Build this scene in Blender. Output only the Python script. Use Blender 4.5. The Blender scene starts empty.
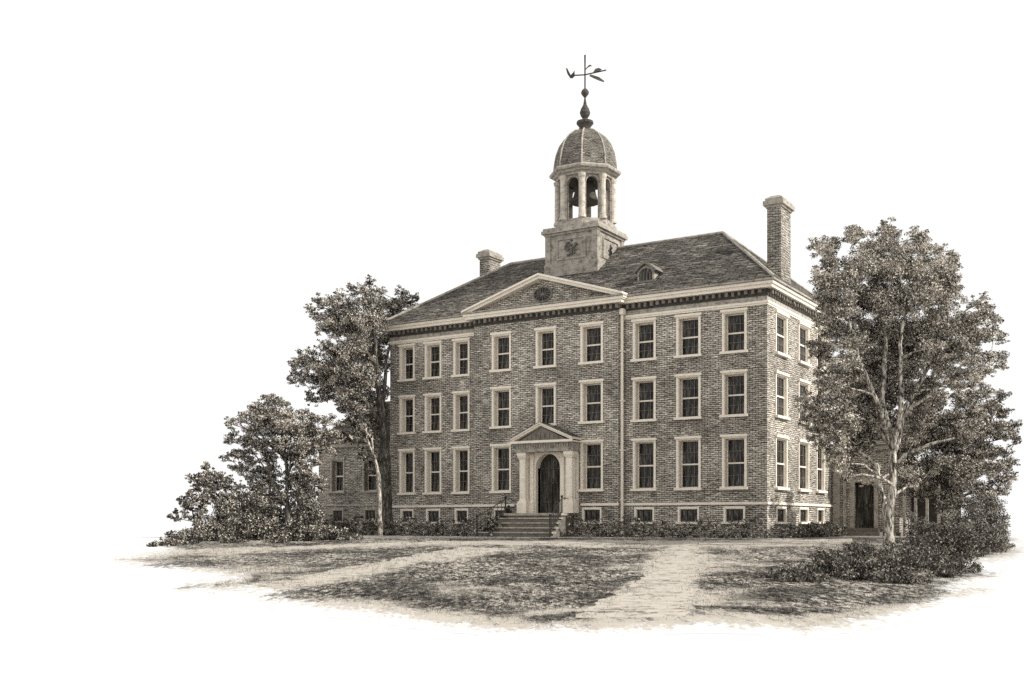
import bpy, bmesh, math, random
import numpy as np
from mathutils import Vector, Matrix
random.seed(7); rng = np.random.default_rng(7)
R_ = math.radians

# ------------------------------------------------------------------ camera
F_PX, CXP, HZ, TH, EYE = 1098.0, 512.0, 522.0, R_(32.1), 0.9
RX = Vector((math.cos(TH), math.sin(TH), 0))        # camera right on the ground
FW = Vector((-math.sin(TH), math.cos(TH), 0))       # camera forward
CAM = Vector((20.749, -60.173, EYE))
sc = bpy.context.scene
cd = bpy.data.cameras.new('camera'); cam = bpy.data.objects.new('camera', cd)
sc.collection.objects.link(cam); sc.camera = cam
cam.location = CAM; cam.rotation_euler = (R_(90), 0, TH)
cd.sensor_width = 36; cd.lens = F_PX / 1024 * 36
cd.shift_y = (HZ - 341.5) / 1024
cd.clip_start = 0.1; cd.clip_end = 6000

# ------------------------------------------------------------------ light
w = bpy.data.worlds.new('World'); sc.world = w; w.use_nodes = True
bg = w.node_tree.nodes['Background']
bg.inputs['Color'].default_value = (1, 0.995, 0.985, 1); bg.inputs['Strength'].default_value = 1.06
sd = Vector((0.80, 0.11, 0.57)).normalized()        # towards the sun
sl = bpy.data.lights.new('sun', 'SUN'); sun = bpy.data.objects.new('sun', sl)
sc.collection.objects.link(sun); sl.energy = 5.0; sl.angle = R_(0.6); sl.color = (1, 0.97, 0.92)
sun.rotation_euler = sd.to_track_quat('Z', 'Y').to_euler(); sun.location = (60, 10, 60)
sc.view_settings.view_transform = 'Standard'; sc.view_settings.look = 'None'
sc.view_settings.exposure = 0.0; sc.view_settings.gamma = 1.0
sc.render.engine = 'CYCLES'; sc.cycles.max_bounces = 5; sc.cycles.diffuse_bounces = 3; sc.cycles.use_denoising = False

# ------------------------------------------------------------------ ground shape and picture-to-place helper
def gz(v):                                          # ground height at a distance v in front of the camera
    v = max(v, 20.0)
    return -0.0255 * (60 - v) if v < 60 else 0.0
def shadow_dip(x): return -min(8.0, 0.11 * max(0.0, -37 - x))      # added dip past the left trees, hides long cast shadows on the ground
def gz_xy(x, y): return gz((Vector((x, y, 0)) - CAM).dot(FW)) + shadow_dip(x)
def cam_pt(px, v, py=None, z=None):
    p = CAM + RX * ((px - CXP) / F_PX * v) + FW * v
    p.z = EYE + (HZ - py) / F_PX * v if py is not None else (gz(v) + shadow_dip(p.x) if z is None else z)
    return p
def ground_v(py):                                   # distance of the ground seen at row py
    k = (py - HZ) / F_PX
    v = (EYE + 0.0255 * 60) / (k + 0.0255)
    if v > 60: v = EYE / max(k, 1e-5)
    return min(max(v, 12.0), 400.0)

# ------------------------------------------------------------------ materials
def mat(name, rough=0.9, spec=0.1):
    m = bpy.data.materials.new(name); m.use_nodes = True
    nt = m.node_tree; b = nt.nodes['Principled BSDF']
    b.inputs['Roughness'].default_value = rough; b.inputs['Specular IOR Level'].default_value = spec
    return m, nt, b
def N(nt, t, **kw):
    n = nt.nodes.new(t)
    for k, v in kw.items():
        if k in n.inputs: n.inputs[k].default_value = v
        else: setattr(n, k, v)
    return n
SEP = (1.0, 0.91, 0.78)
def sep(v): return (v * SEP[0], v * SEP[1], v * SEP[2], 1)
def noise(nt, coord, scale, stretch=(1, 1, 1), detail=4, rough=0.6, seed=0.0):
    mp = N(nt, 'ShaderNodeMapping'); mp.inputs['Scale'].default_value = stretch
    mp.inputs['Location'].default_value = (seed, seed * .7, seed * 1.3)
    nt.links.new(coord, mp.inputs['Vector'])
    n = N(nt, 'ShaderNodeTexNoise'); n.inputs['Scale'].default_value = scale
    n.inputs['Detail'].default_value = detail; n.inputs['Roughness'].default_value = rough
    nt.links.new(mp.outputs[0], n.inputs['Vector'])
    return n.outputs['Fac']
def ramp(nt, fac, stops):
    r = N(nt, 'ShaderNodeValToRGB'); e = r.color_ramp.elements
    while len(e) < len(stops): e.new(0.5)
    for i, (p, c) in enumerate(stops):
        e[i].position = p; e[i].color = c if isinstance(c, tuple) else (c, c, c, 1)
    nt.links.new(fac, r.inputs['Fac']); return r.outputs['Color']
def mul(nt, a, b, fac=1.0, mode='MULTIPLY'):
    n = N(nt, 'ShaderNodeMix'); n.data_type = 'RGBA'; n.blend_type = mode
    n.inputs[0].default_value = fac if not hasattr(fac, 'links') else 0
    if hasattr(fac, 'links'): nt.links.new(fac, n.inputs[0])
    for s, i in ((a, 6), (b, 7)):
        if hasattr(s, 'links'): nt.links.new(s, n.inputs[i])
        else: n.inputs[i].default_value = s
    return n.outputs[2]
def uv(nt): return N(nt, 'ShaderNodeTexCoord').outputs['UV']
def objc(nt): return N(nt, 'ShaderNodeTexCoord').outputs['Object']
def bump(nt, b, fac, s, d):
    n = N(nt, 'ShaderNodeBump'); n.inputs['Strength'].default_value = s; n.inputs['Distance'].default_value = d
    nt.links.new(fac, n.inputs['Height']); nt.links.new(n.outputs[0], b.inputs['Normal'])

M = {}
def brick_mat(name, c1, c2, mort, w=0.34, h=0.115, warp=0.12):
    m, nt, b = mat(name)
    u = uv(nt)
    wob = noise(nt, u, 1.3, (1, 1, 1), 3)
    wv = N(nt, 'ShaderNodeVectorMath'); wv.operation = 'MULTIPLY_ADD'
    cmb = N(nt, 'ShaderNodeCombineXYZ'); nt.links.new(wob, cmb.inputs[1])
    nt.links.new(cmb.outputs[0], wv.inputs[0]); wv.inputs[1].default_value = (warp, warp * 2, 0); nt.links.new(u, wv.inputs[2])
    t = N(nt, 'ShaderNodeTexBrick'); nt.links.new(wv.outputs[0], t.inputs['Vector'])
    t.inputs['Color1'].default_value = sep(c1); t.inputs['Color2'].default_value = sep(c2); t.inputs['Mortar'].default_value = sep(mort)
    t.inputs['Scale'].default_value = 1; t.inputs['Brick Width'].default_value = w; t.inputs['Row Height'].default_value = h
    t.inputs['Mortar Size'].default_value = 0.02; t.inputs['Mortar Smooth'].default_value = 0.3; t.inputs['Bias'].default_value = 0.1
    a = ramp(nt, noise(nt, u, 6.0, (0.3, 2.4, 1), 4, 0.9), [(0.40, 0.05), (0.46, 0.7), (0.53, 1.1), (0.61, 1.75)])
    c = mul(nt, t.outputs['Color'], a)
    a2 = ramp(nt, noise(nt, u, 0.35, (1, 1, 1), 4, 0.6, 9), [(0.32, 0.6), (0.66, 1.25)])
    c = mul(nt, c, a2)
    nt.links.new(c, b.inputs['Base Color'])
    bump(nt, b, t.outputs['Fac'], -0.6, 0.02)
    return m
M['brick'] = brick_mat('brick_weathered', 0.58, 0.41, 0.05)
M['brick_fine'] = brick_mat('brick_chimney', 0.46, 0.32, 0.05, 0.34, 0.15)

def stone_mat(name, v, contrast=0.3, sc_=3.0, st=(1, 1, 1)):
    m, nt, b = mat(name, 0.8)
    u = objc(nt)
    a = ramp(nt, noise(nt, u, sc_, st, 5, 0.7), [(0.3, sep(v * (1 - contrast))), (0.5, sep(v)), (0.72, sep(min(.85, v * (1 + contrast * .5))))])
    l = ramp(nt, noise(nt, u, 9, (0.25, 0.25, 2.2), 3, 0.8, 5), [(0.36, 0.3), (0.46, 1.0)])
    nt.links.new(mul(nt, a, l, 0.25 + contrast), b.inputs['Base Color'])
    return m
M['white'] = stone_mat('painted_wood_trim', 0.84, 0.1)
M['pale'] = stone_mat('pale_painted_pipe', 0.84, 0.0)
M['stone'] = stone_mat('limestone_trim', 0.36, 0.55)
M['tower'] = stone_mat('weathered_tower_boards', 0.33, 0.7, 2.5)
M['dome'] = brick_mat('dome_tiles', 0.3, 0.2, 0.06, 0.22, 0.085)
M['drum_post'] = stone_mat('weathered_posts', 0.52, 0.5, 3)
M['step'] = stone_mat('step_stone', 0.17, 0.4)
M['frieze'] = stone_mat('frieze_render', 0.4, 0.6, 4)
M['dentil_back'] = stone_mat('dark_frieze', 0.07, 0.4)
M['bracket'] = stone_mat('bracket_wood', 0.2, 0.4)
M['bracket_dark'] = stone_mat('glazing_bar', 0.13, 0.5)
M['iron'] = stone_mat('dark_iron', 0.035, 0.3)
M['bronze'] = stone_mat('dark_bronze', 0.08, 0.6, 8)

def roof_mat():
    m, nt, b = mat('slate_shingles')
    u = uv(nt)
    t = N(nt, 'ShaderNodeTexBrick')
    wob = noise(nt, u, 0.9, (1, 1, 1), 4)
    wv = N(nt, 'ShaderNodeVectorMath'); wv.operation = 'MULTIPLY_ADD'
    cmb = N(nt, 'ShaderNodeCombineXYZ'); nt.links.new(wob, cmb.inputs[1])
    nt.links.new(cmb.outputs[0], wv.inputs[0]); wv.inputs[1].default_value = (0, .9, 0); nt.links.new(u, wv.inputs[2])
    nt.links.new(wv.outputs[0], t.inputs['Vector'])
    t.inputs['Color1'].default_value = sep(0.15); t.inputs['Color2'].default_value = sep(0.07); t.inputs['Mortar'].default_value = sep(0.018)
    t.inputs['Scale'].default_value = 1; t.inputs['Brick Width'].default_value = 1.1; t.inputs['Row Height'].default_value = 0.22
    t.inputs['Mortar Size'].default_value = 0.035; t.inputs['Mortar Smooth'].default_value = 0.2
    a = ramp(nt, noise(nt, u, 3.6, (0.3, 2.6, 1), 5, 0.85), [(0.41, 0.06), (0.49, 0.8), (0.6, 2.4)])
    a2 = ramp(nt, noise(nt, u, 0.3, (0.6, 1.2, 1), 4, 0.6, 4), [(0.3, 0.6), (0.7, 1.3)])
    nt.links.new(mul(nt, mul(nt, t.outputs['Color'], a), a2), b.inputs['Base Color'])
    bump(nt, b, t.outputs['Fac'], -0.6, 0.03)
    return m
M['roof'] = roof_mat()

def pane_mat():
    m, nt, b = mat('old_window_glass', 0.25, 0.25)
    u = objc(nt)
    a = ramp(nt, noise(nt, u, 7, (1.6, 1.6, 0.14), 4, 0.8), [(0.44, sep(0.004)), (0.54, sep(0.04)), (0.62, sep(0.2))])
    nt.links.new(a, b.inputs['Base Color'])
    return m
M['pane'] = pane_mat()
def door_mat():
    m, nt, b = mat('dark_oak_boards', 0.7)
    u = objc(nt)
    a = ramp(nt, noise(nt, u, 6, (1.6, 1.6, 0.12), 4, 0.7), [(0.4, sep(0.02)), (0.55, sep(0.075)), (0.68, sep(0.2))])
    nt.links.new(a, b.inputs['Base Color']); return m
M['door'] = door_mat()
def bark_mat():
    m, nt, b = mat('pale_bark')
    u = objc(nt)
    a = ramp(nt, noise(nt, u, 7, (1.2, 1.2, 0.3), 5, 0.8), [(0.42, sep(0.03)), (0.49, sep(0.25)), (0.57, sep(0.62))])
    nt.links.new(a, b.inputs['Base Color']); bump(nt, b, noise(nt, u, 7, (1.2, 1.2, .3), 5, .8), 0.8, 0.05); return m
M['bark'] = bark_mat()
def dark_bark_mat():
    m, nt, b = mat('dark_bark')
    u = objc(nt)
    a = ramp(nt, noise(nt, u, 7, (1.2, 1.2, 0.3), 5, 0.8), [(0.42, sep(0.03)), (0.52, sep(0.09)), (0.64, sep(0.28))])
    nt.links.new(a, b.inputs['Base Color']); return m
M['dark_bark'] = dark_bark_mat()
def leaf_mat(name, stops):
    m, nt, b = mat(name)
    at = N(nt, 'ShaderNodeAttribute'); at.attribute_name = 'tone'
    nt.links.new(ramp(nt, at.outputs['Fac'], [(p, sep(v)) for p, v in stops]), b.inputs['Base Color'])
    return m
M['leaf'] = leaf_mat('speckled_leaves', [(0.0, 0.015), (0.4, 0.06), (0.58, 0.32), (0.9, 0.72)])
M['leaf_dark'] = leaf_mat('dark_speckled_leaves', [(0.0, 0.012), (0.48, 0.05), (0.66, 0.3), (1.0, 0.7)])
M['leaf_hedge'] = leaf_mat('hedge_leaves', [(0.0, 0.012), (0.45, 0.06), (0.65, 0.2), (1.0, 0.36)])
M['grass_blade'] = leaf_mat('dry_grass_blades', [(0.0, 0.02), (0.5, 0.07), (0.75, 0.3), (1.0, 0.6)])

def ground_mat():
    m, nt, b = mat('pale_bare_ground')
    b.inputs['Base Color'].default_value = (0.62, 0.617, 0.61, 1); return m
M['ground'] = ground_mat()
def lawn_mat():
    m, nt, b = mat('worn_lawn')
    u = uv(nt)
    at = N(nt, 'ShaderNodeAttribute'); at.attribute_name = 'grass'
    aw = N(nt, 'ShaderNodeAttribute'); aw.attribute_name = 'bare'
    n1 = noise(nt, u, 2.4, (0.8, 0.22, 1), 6, 0.85)
    n2 = noise(nt, u, 14.0, (0.5, 0.16, 1), 4, 0.85, 3)
    nb = noise(nt, u, 0.45, (0.6, 0.5, 1), 4, 0.7, 8)
    def ma(op, a, b_, c=None):
        q = N(nt, 'ShaderNodeMath'); q.operation = op
        for i, s in enumerate((a, b_, c)):
            if s is None: continue
            if hasattr(s, 'links'): nt.links.new(s, q.inputs[i])
            else: q.inputs[i].default_value = s
        return q.outputs[0]
    # where strokes of grass stand: density pushes the noise past its threshold
    s = ma('ADD', ma('MULTIPLY', n1, 0.5), ma('MULTIPLY', n2, 0.5))
    s = ma('ADD', s, ma('MULTIPLY_ADD', nb, 1.0, -0.5))
    s = ma('ADD', s, ma('MULTIPLY_ADD', at.outputs['Fac'], 0.38, -0.29))
    grass = ramp(nt, s, [(0.42, 0.0), (0.50, 1.0)])
    cream = ramp(nt, n1, [(0.40, sep(0.1)), (0.46, sep(0.34)), (0.7, sep(0.48))])
    tone = ramp(nt, n2, [(0.43, sep(0.008)), (0.49, sep(0.07)), (0.54, sep(0.26)), (0.61, sep(0.44))])
    pt = ramp(nt, noise(nt, u, 0.9, (0.5, 0.3, 1), 4, 0.75, 21), [(0.42, 0.35), (0.5, 0.9), (0.58, 1.25)])
    tone = mul(nt, tone, pt)
    c = mul(nt, cream, tone, grass, 'MIX')
    wf = ma('ADD', ma('MULTIPLY_ADD', n1, 2.2, -1.1), aw.outputs['Fac'])
    wf = ma('ADD', wf, ma('MULTIPLY_ADD', n2, 2.2, -1.1))
    wr = ramp(nt, wf, [(0.24, 0.0), (0.70, 1.0)])
    c = mul(nt, (0.62, 0.617, 0.61, 1), c, wr, 'MIX')
    nt.links.new(c, b.inputs['Base Color']); return m
M['lawn'] = lawn_mat()
def path_mat():
    m, nt, b = mat('pale_gravel_path')
    u = uv(nt)
    a = ramp(nt, noise(nt, u, 3.0, (0.4, 0.8, 1), 6, 0.8), [(0.38, sep(0.24)), (0.46, sep(0.4)), (0.7, sep(0.48))])
    l = ramp(nt, noise(nt, u, 7.0, (0.3, 0.35, 1), 5, 0.85, 6), [(0.40, 0.25), (0.48, 1.0)])
    nt.links.new(mul(nt, a, l, 0.9), b.inputs['Base Color']); return m
M['path'] = path_mat()

# ------------------------------------------------------------------ object helpers
COL = sc.collection
def link(name, me, m, parent=None, loc=(0, 0, 0), rz=0.0):
    o = bpy.data.objects.new(name, me); COL.objects.link(o)
    if m and not me.materials: me.materials.append(m)
    o.location = loc; o.rotation_euler = (0, 0, rz)
    if parent: o.parent = parent
    return o
def empty(name, label, cat, loc=(0, 0, 0), rz=0.0, group=None):
    o = bpy.data.objects.new(name, None); COL.objects.link(o); o.location = loc; o.rotation_euler = (0, 0, rz)
    o['label'] = label; o['category'] = cat
    if group: o['group'] = group
    return o
def tag(o, label=None, cat=None, group=None, kind=None):
    for k, v in (('label', label), ('category', cat), ('group', group), ('kind', kind)):
        if v: o[k] = v
    return o

class MB:
    """collects polygons; build() gives one mesh with metre UVs"""
    def __init__(s): s.v = []; s.f = []
    def poly(s, pts):
        b = len(s.v); s.v += [tuple(p) for p in pts]; s.f.append(tuple(range(b, b + len(pts)))); return s
    def box(s, x0, x1, y0, y1, z0, z1):
        if x0 > x1: x0, x1 = x1, x0
        if y0 > y1: y0, y1 = y1, y0
        b = len(s.v)
        s.v += [(x, y, z) for z in (z0, z1) for x, y in ((x0, y0), (x1, y0), (x1, y1), (x0, y1))]
        s.f += [tuple(b + i for i in q) for q in ((0, 3, 2, 1), (4, 5, 6, 7), (0, 1, 5, 4), (1, 2, 6, 5), (2, 3, 7, 6), (3, 0, 4, 7))]
        return s
    def prism(s, pts, axis, a0, a1):
        """pts: 2-D outline; axis 'y': (x,z) extruded over y; 'z': (x,y) over z; 'x': (y,z) over x"""
        def P(p, a): return {'y': (p[0], a, p[1]), 'z': (p[0], p[1], a), 'x': (a, p[0], p[1])}[axis]
        n = len(pts); b = len(s.v)
        s.v += [P(p, a0) for p in pts] + [P(p, a1) for p in pts]
        s.f.append(tuple(range(b, b + n))); s.f.append(tuple(range(b + 2 * n - 1, b + n - 1, -1)))
        for i in range(n):
            j = (i + 1) % n; s.f.append((b + i, b + n + i, b + n + j, b + j))
        return s
    def tube(s, pts, rad, sides=7):
        pts = [Vector(p) for p in pts]; n = len(pts); b = len(s.v); fr = None
        for i, p in enumerate(pts):
            t = (pts[min(i + 1, n - 1)] - pts[max(i - 1, 0)]).normalized()
            if fr is None: fr = t.orthogonal().normalized()
            fr = (fr - t * fr.dot(t)).normalized(); bi = t.cross(fr)
            r = rad[i] if hasattr(rad, '__len__') else rad
            for k in range(sides):
                a = 2 * math.pi * k / sides
                s.v.append(tuple(p + (fr * math.cos(a) + bi * math.sin(a)) * r))
        for i in range(n - 1):
            for k in range(sides):
                k2 = (k + 1) % sides
                s.f.append((b + i * sides + k, b + i * sides + k2, b + (i + 1) * sides + k2, b + (i + 1) * sides + k))
        s.f.append(tuple(b + k for k in reversed(range(sides)))); s.f.append(tuple(b + (n - 1) * sides + k for k in range(sides)))
        return s
    def lathe(s, prof, cx=0, cy=0, sides=16, rot=0.0, cap=True):
        b = len(s.v); n = len(prof)
        for r, z in prof:
            for k in range(sides):
                a = 2 * math.pi * k / sides + rot
                s.v.append((cx + r * math.cos(a), cy + r * math.sin(a), z))
        for i in range(n - 1):
            for k in range(sides):
                k2 = (k + 1) % sides
                s.f.append((b + i * sides + k, b + i * sides + k2, b + (i + 1) * sides + k2, b + (i + 1) * sides + k))
        if cap:
            s.f.append(tuple(b + k for k in reversed(range(sides)))); s.f.append(tuple(b + (n - 1) * sides + k for k in range(sides)))
        return s
    def mesh(s, name, m, smooth=False, recalc=True):
        me = bpy.data.meshes.new(name); me.from_pydata(s.v, [], s.f); me.update()
        if recalc:
            bm = bmesh.new(); bm.from_mesh(me); bmesh.ops.recalc_face_normals(bm, faces=bm.faces); bm.to_mesh(me); bm.free()
        ul = me.uv_layers.new(name='UVMap')
        for p in me.polygons:
            n = p.normal
            if abs(n.z) > 0.95: t = Vector((1, 0, 0)); q = Vector((0, 1, 0))
            else:
                t = Vector((-n.y, n.x, 0)).normalized(); q = n.cross(t)
                if q.z < 0: q = -q
            for li in p.loop_indices:
                c = me.vertices[me.loops[li].vertex_index].co
                ul.data[li].uv = (c.dot(t), c.dot(q) if abs(n.z) > 0.2 else c.z)
        if smooth: me.shade_smooth()
        me.materials.append(m); return me
    def build(s, name, m, parent=None, loc=(0, 0, 0), rz=0, smooth=False, recalc=True):
        return link(name, s.mesh(name, m, smooth, recalc), None, parent, loc, rz)

# ------------------------------------------------------------------ the ground
def ground_sheet():
    us = [-3000, -1200, -600, -300] + list(range(-200, 201, 5)) + [300, 600, 3000]
    vs = [-60, -20, 0, 10, 20, 30, 40, 50, 60] + list(range(65, 251, 5)) + [300, 400, 700, 1200, 3000]
    V = []; F = []
    for v in vs:
        for u_ in us:
            p = CAM + RX * u_ + FW * v; V.append((p.x, p.y, gz(v) + shadow_dip(p.x)))
    n = len(us)
    for i in range(len(vs) - 1):
        for j in range(n - 1): F.append((i * n + j, i * n + j + 1, (i + 1) * n + j + 1, (i + 1) * n + j))
    me = bpy.data.meshes.new('ground'); me.from_pydata(V, [], F); me.update()
    tag(link('ground', me, M['ground']), kind='structure')
ground_sheet()

def poly_dist(P, X, Y, ky):
    """signed distance in px (positive inside), rows weighted by ky"""
    P = np.array(P, float); P[:, 1] *= ky; Y = Y * ky
    d = np.full(X.shape, 1e9); ins = np.zeros(X.shape, bool)
    n = len(P)
    for i in range(n):
        a = P[i]; b = P[(i + 1) % n]; e = b - a
        t = np.clip(((X - a[0]) * e[0] + (Y - a[1]) * e[1]) / max(e @ e, 1e-9), 0, 1)
        d = np.minimum(d, np.hypot(X - a[0] - t * e[0], Y - a[1] - t * e[1]))
        c = (a[1] > Y) != (b[1] > Y)
        with np.errstate(all='ignore'):
            xi = a[0] + (Y - a[1]) / (b[1] - a[1] if b[1] != a[1] else 1e-9) * e[0]
        ins ^= c & (X < xi)
    return np.where(ins, d, -d)
EDGE = [(120,560),(160,553),(175,549),(160,545),(175,536),(300,532),(700,530),(1000,533),(1008,540),(1000,545),(1020,552),(1000,558),(960,562),(955,568),
        (994,575),(960,582),(940,588),(987,591),(935,600),(888,616),(845,624),(804,631),(760,627),(700,624),(640,629),(590,631),(560,628),(512,632),(470,626),(430,621),
        (380,612),(330,607),(300,603),(256,596),(290,591),(250,588),(181,588),(215,583),(240,577),(200,570),(150,565)]
LAWNS = [[(118,561),(200,552),(300,548),(420,546),(500,546),(440,556),(380,566),(330,576),(270,586),(230,590),(175,589),(215,583),(245,577),(200,571),(150,567)],
         [(535,546),(668,546),(655,560),(645,574),(628,590),(600,603),(555,612),(500,619),(440,612),(380,602),(320,598),(270,595),(305,588),(345,579),(405,567),(465,556)],
         [(700,546),(850,545),(1000,540),(1010,552),(950,560),(990,575),(950,588),(930,598),(880,606),(830,606),(760,600),(700,597),(685,590),(700,580),(695,572),(770,566),(705,563)],
         [(690,604),(760,604),(860,611),(800,618),(740,612),(690,610)],
         [(500,618),(560,612),(610,612),(590,619),(540,624)]]
def lawn_sheet():
    ys = np.concatenate([np.arange(531, 538, 1.0), [HZ + EYE * F_PX / 60], np.arange(539, 560, 1.0), np.arange(560, 640, 1.6)]); xs = np.arange(100, 1032, 4.0)
    X, Y = np.meshgrid(xs, ys)
    e = poly_dist(EDGE, X, Y, 2.0)
    g = np.full(X.shape, -1e9)
    for L in LAWNS: g = np.maximum(g, poly_dist(L, X, Y, 2.6))
    bare = np.clip(0.5 + e / 38.0, 0, 1.3); grass = np.clip(0.62 + g / 34.0, 0, 1)
    bare = np.where((X < 172) & (Y < 544), 0.0, bare)
    # darker turf strip in front of the hedges
    strip = (Y < np.interp(X, [150, 300, 400, 500, 900], [550.5, 546.5, 543, 541.5, 541])) & (X > 165)
    grass = np.where(strip, 0.95, grass)
    V = []; UV = []
    for j, py in enumerate(ys):
        v = ground_v(py)
        for i, px in enumerate(xs):
            p = cam_pt(px, v); V.append((p.x, p.y, p.z + 0.004)); UV.append(((px - CXP) / F_PX * v, v))
    n = len(xs); F = []
    for j in range(len(ys) - 1):
        for i in range(n - 1):
            if max(bare[j, i], bare[j, i+1], bare[j+1, i], bare[j+1, i+1]) > 0:
                F.append((j * n + i, (j + 1) * n + i, (j + 1) * n + i + 1, j * n + i + 1))
    me = bpy.data.meshes.new('lawn'); me.from_pydata(V, [], F)
    for nm, arr in (('grass', grass), ('bare', bare)):
        a = me.attributes.new(nm, 'FLOAT', 'POINT'); a.data.foreach_set('value', arr.astype(np.float32).ravel())
    ul = me.uv_layers.new(name='UVMap')
    vi = np.empty(len(me.loops), np.int32); me.loops.foreach_get('vertex_index', vi)
    ul.data.foreach_set('uv', np.array(UV, np.float32)[vi].ravel())
    me.update()
    tag(link('lawn', me, M['lawn']), kind='structure')
    return xs, ys, grass, bare
LX, LY, LG, LB = lawn_sheet()

def path_strip(name, left, right, dz):
    """edges given where the path lies on the ground; ragged by a hand's width"""
    V = []; F = []; UV = []; n = 60
    def at(L, t):
        t *= len(L) - 1; i = min(int(t), len(L) - 2); k = t - i
        return L[i][0] + (L[i+1][0] - L[i][0]) * k, L[i][1] + (L[i+1][1] - L[i][1]) * k
    for i in range(n + 1):
        a = at(left, i / n); b = at(right, i / n)
        for k in range(5):
            q = k / 4; jx = random.uniform(-5, 5) if k in (0, 4) else 0; jy = random.uniform(-.8, .8) if k in (0, 4) else 0
            px = a[0] + (b[0] - a[0]) * q + jx; py = a[1] + (b[1] - a[1]) * q + jy
            v = ground_v(py); p = cam_pt(px, v); V.append((p.x, p.y, p.z + (dz if 1 < i < n - 1 else -.02))); UV.append(((px - CXP) / F_PX * v, v))
    for i in range(n):
        for k in range(4): F.append((i * 5 + k, i * 5 + k + 1, i * 5 + k + 6, i * 5 + k + 5))
    me = bpy.data.meshes.new(name); me.from_pydata(V, [], F); me.update()
    bm = bmesh.new(); bm.from_mesh(me)
    for f in bm.faces:
        if f.normal.z < 0: f.normal_flip()
    bm.to_mesh(me); bm.free()
    ul = me.uv_layers.new(name='UVMap')
    for l in me.loops: ul.data[l.index].uv = UV[l.vertex_index]
    tag(link(name, me, M['path']), kind='structure')
path_strip('front_walk', [(190,551.5),(300,546.6),(400,542.4),(500,540.4),(600,540.4),(700,540.6),(790,539.6),(870,537)], [(190,554),(300,549),(400,545),(500,543),(600,543.2),(700,545),(790,544),(870,541)], 0.006)
path_strip('diagonal_path', [(470,546.5),(430,552),(390,560),(350,567.5),(300,577),(262,585),(262,587)], [(532,547),(476,554),(418,564),(375,571.5),(335,580),(298,588),(285,592)], 0.008)
path_strip('gravel_path', [(673,545.3),(664,555),(655,568),(640,581),(620,593),(590,606),(570,620)], [(699,545.3),(695,555),(691,568),(694,581),(695,593),(685,606),(690,620)], 0.010)

# ------------------------------------------------------------------ openings and windows
def wall_grid(mb, a0, a1, z0, z1, holes, P, depth):
    """a wall plane with real openings; P(a, z, d) maps along/up/inward to 3-D"""
    A = sorted({a0, a1} | {h[0] for h in holes} | {h[1] for h in holes}); Z = sorted({z0, z1} | {h[2] for h in holes} | {h[3] for h in holes})
    for i in range(len(A) - 1):
        for j in range(len(Z) - 1):
            ca = (A[i] + A[i+1]) / 2; cz = (Z[j] + Z[j+1]) / 2
            if any(h[0] < ca < h[1] and h[2] < cz < h[3] for h in holes): continue
            mb.poly([P(A[i], Z[j], 0), P(A[i+1], Z[j], 0), P(A[i+1], Z[j+1], 0), P(A[i], Z[j+1], 0)])
    for h in holes:
        c = [(h[0], h[2]), (h[1], h[2]), (h[1], h[3]), (h[0], h[3])]
        for k in range(4):
            p, q = c[k], c[(k + 1) % 4]
            mb.poly([P(q[0], q[1], 0), P(p[0], p[1], 0), P(p[0], p[1], depth), P(q[0], q[1], depth)])
CACHE = {}
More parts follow.
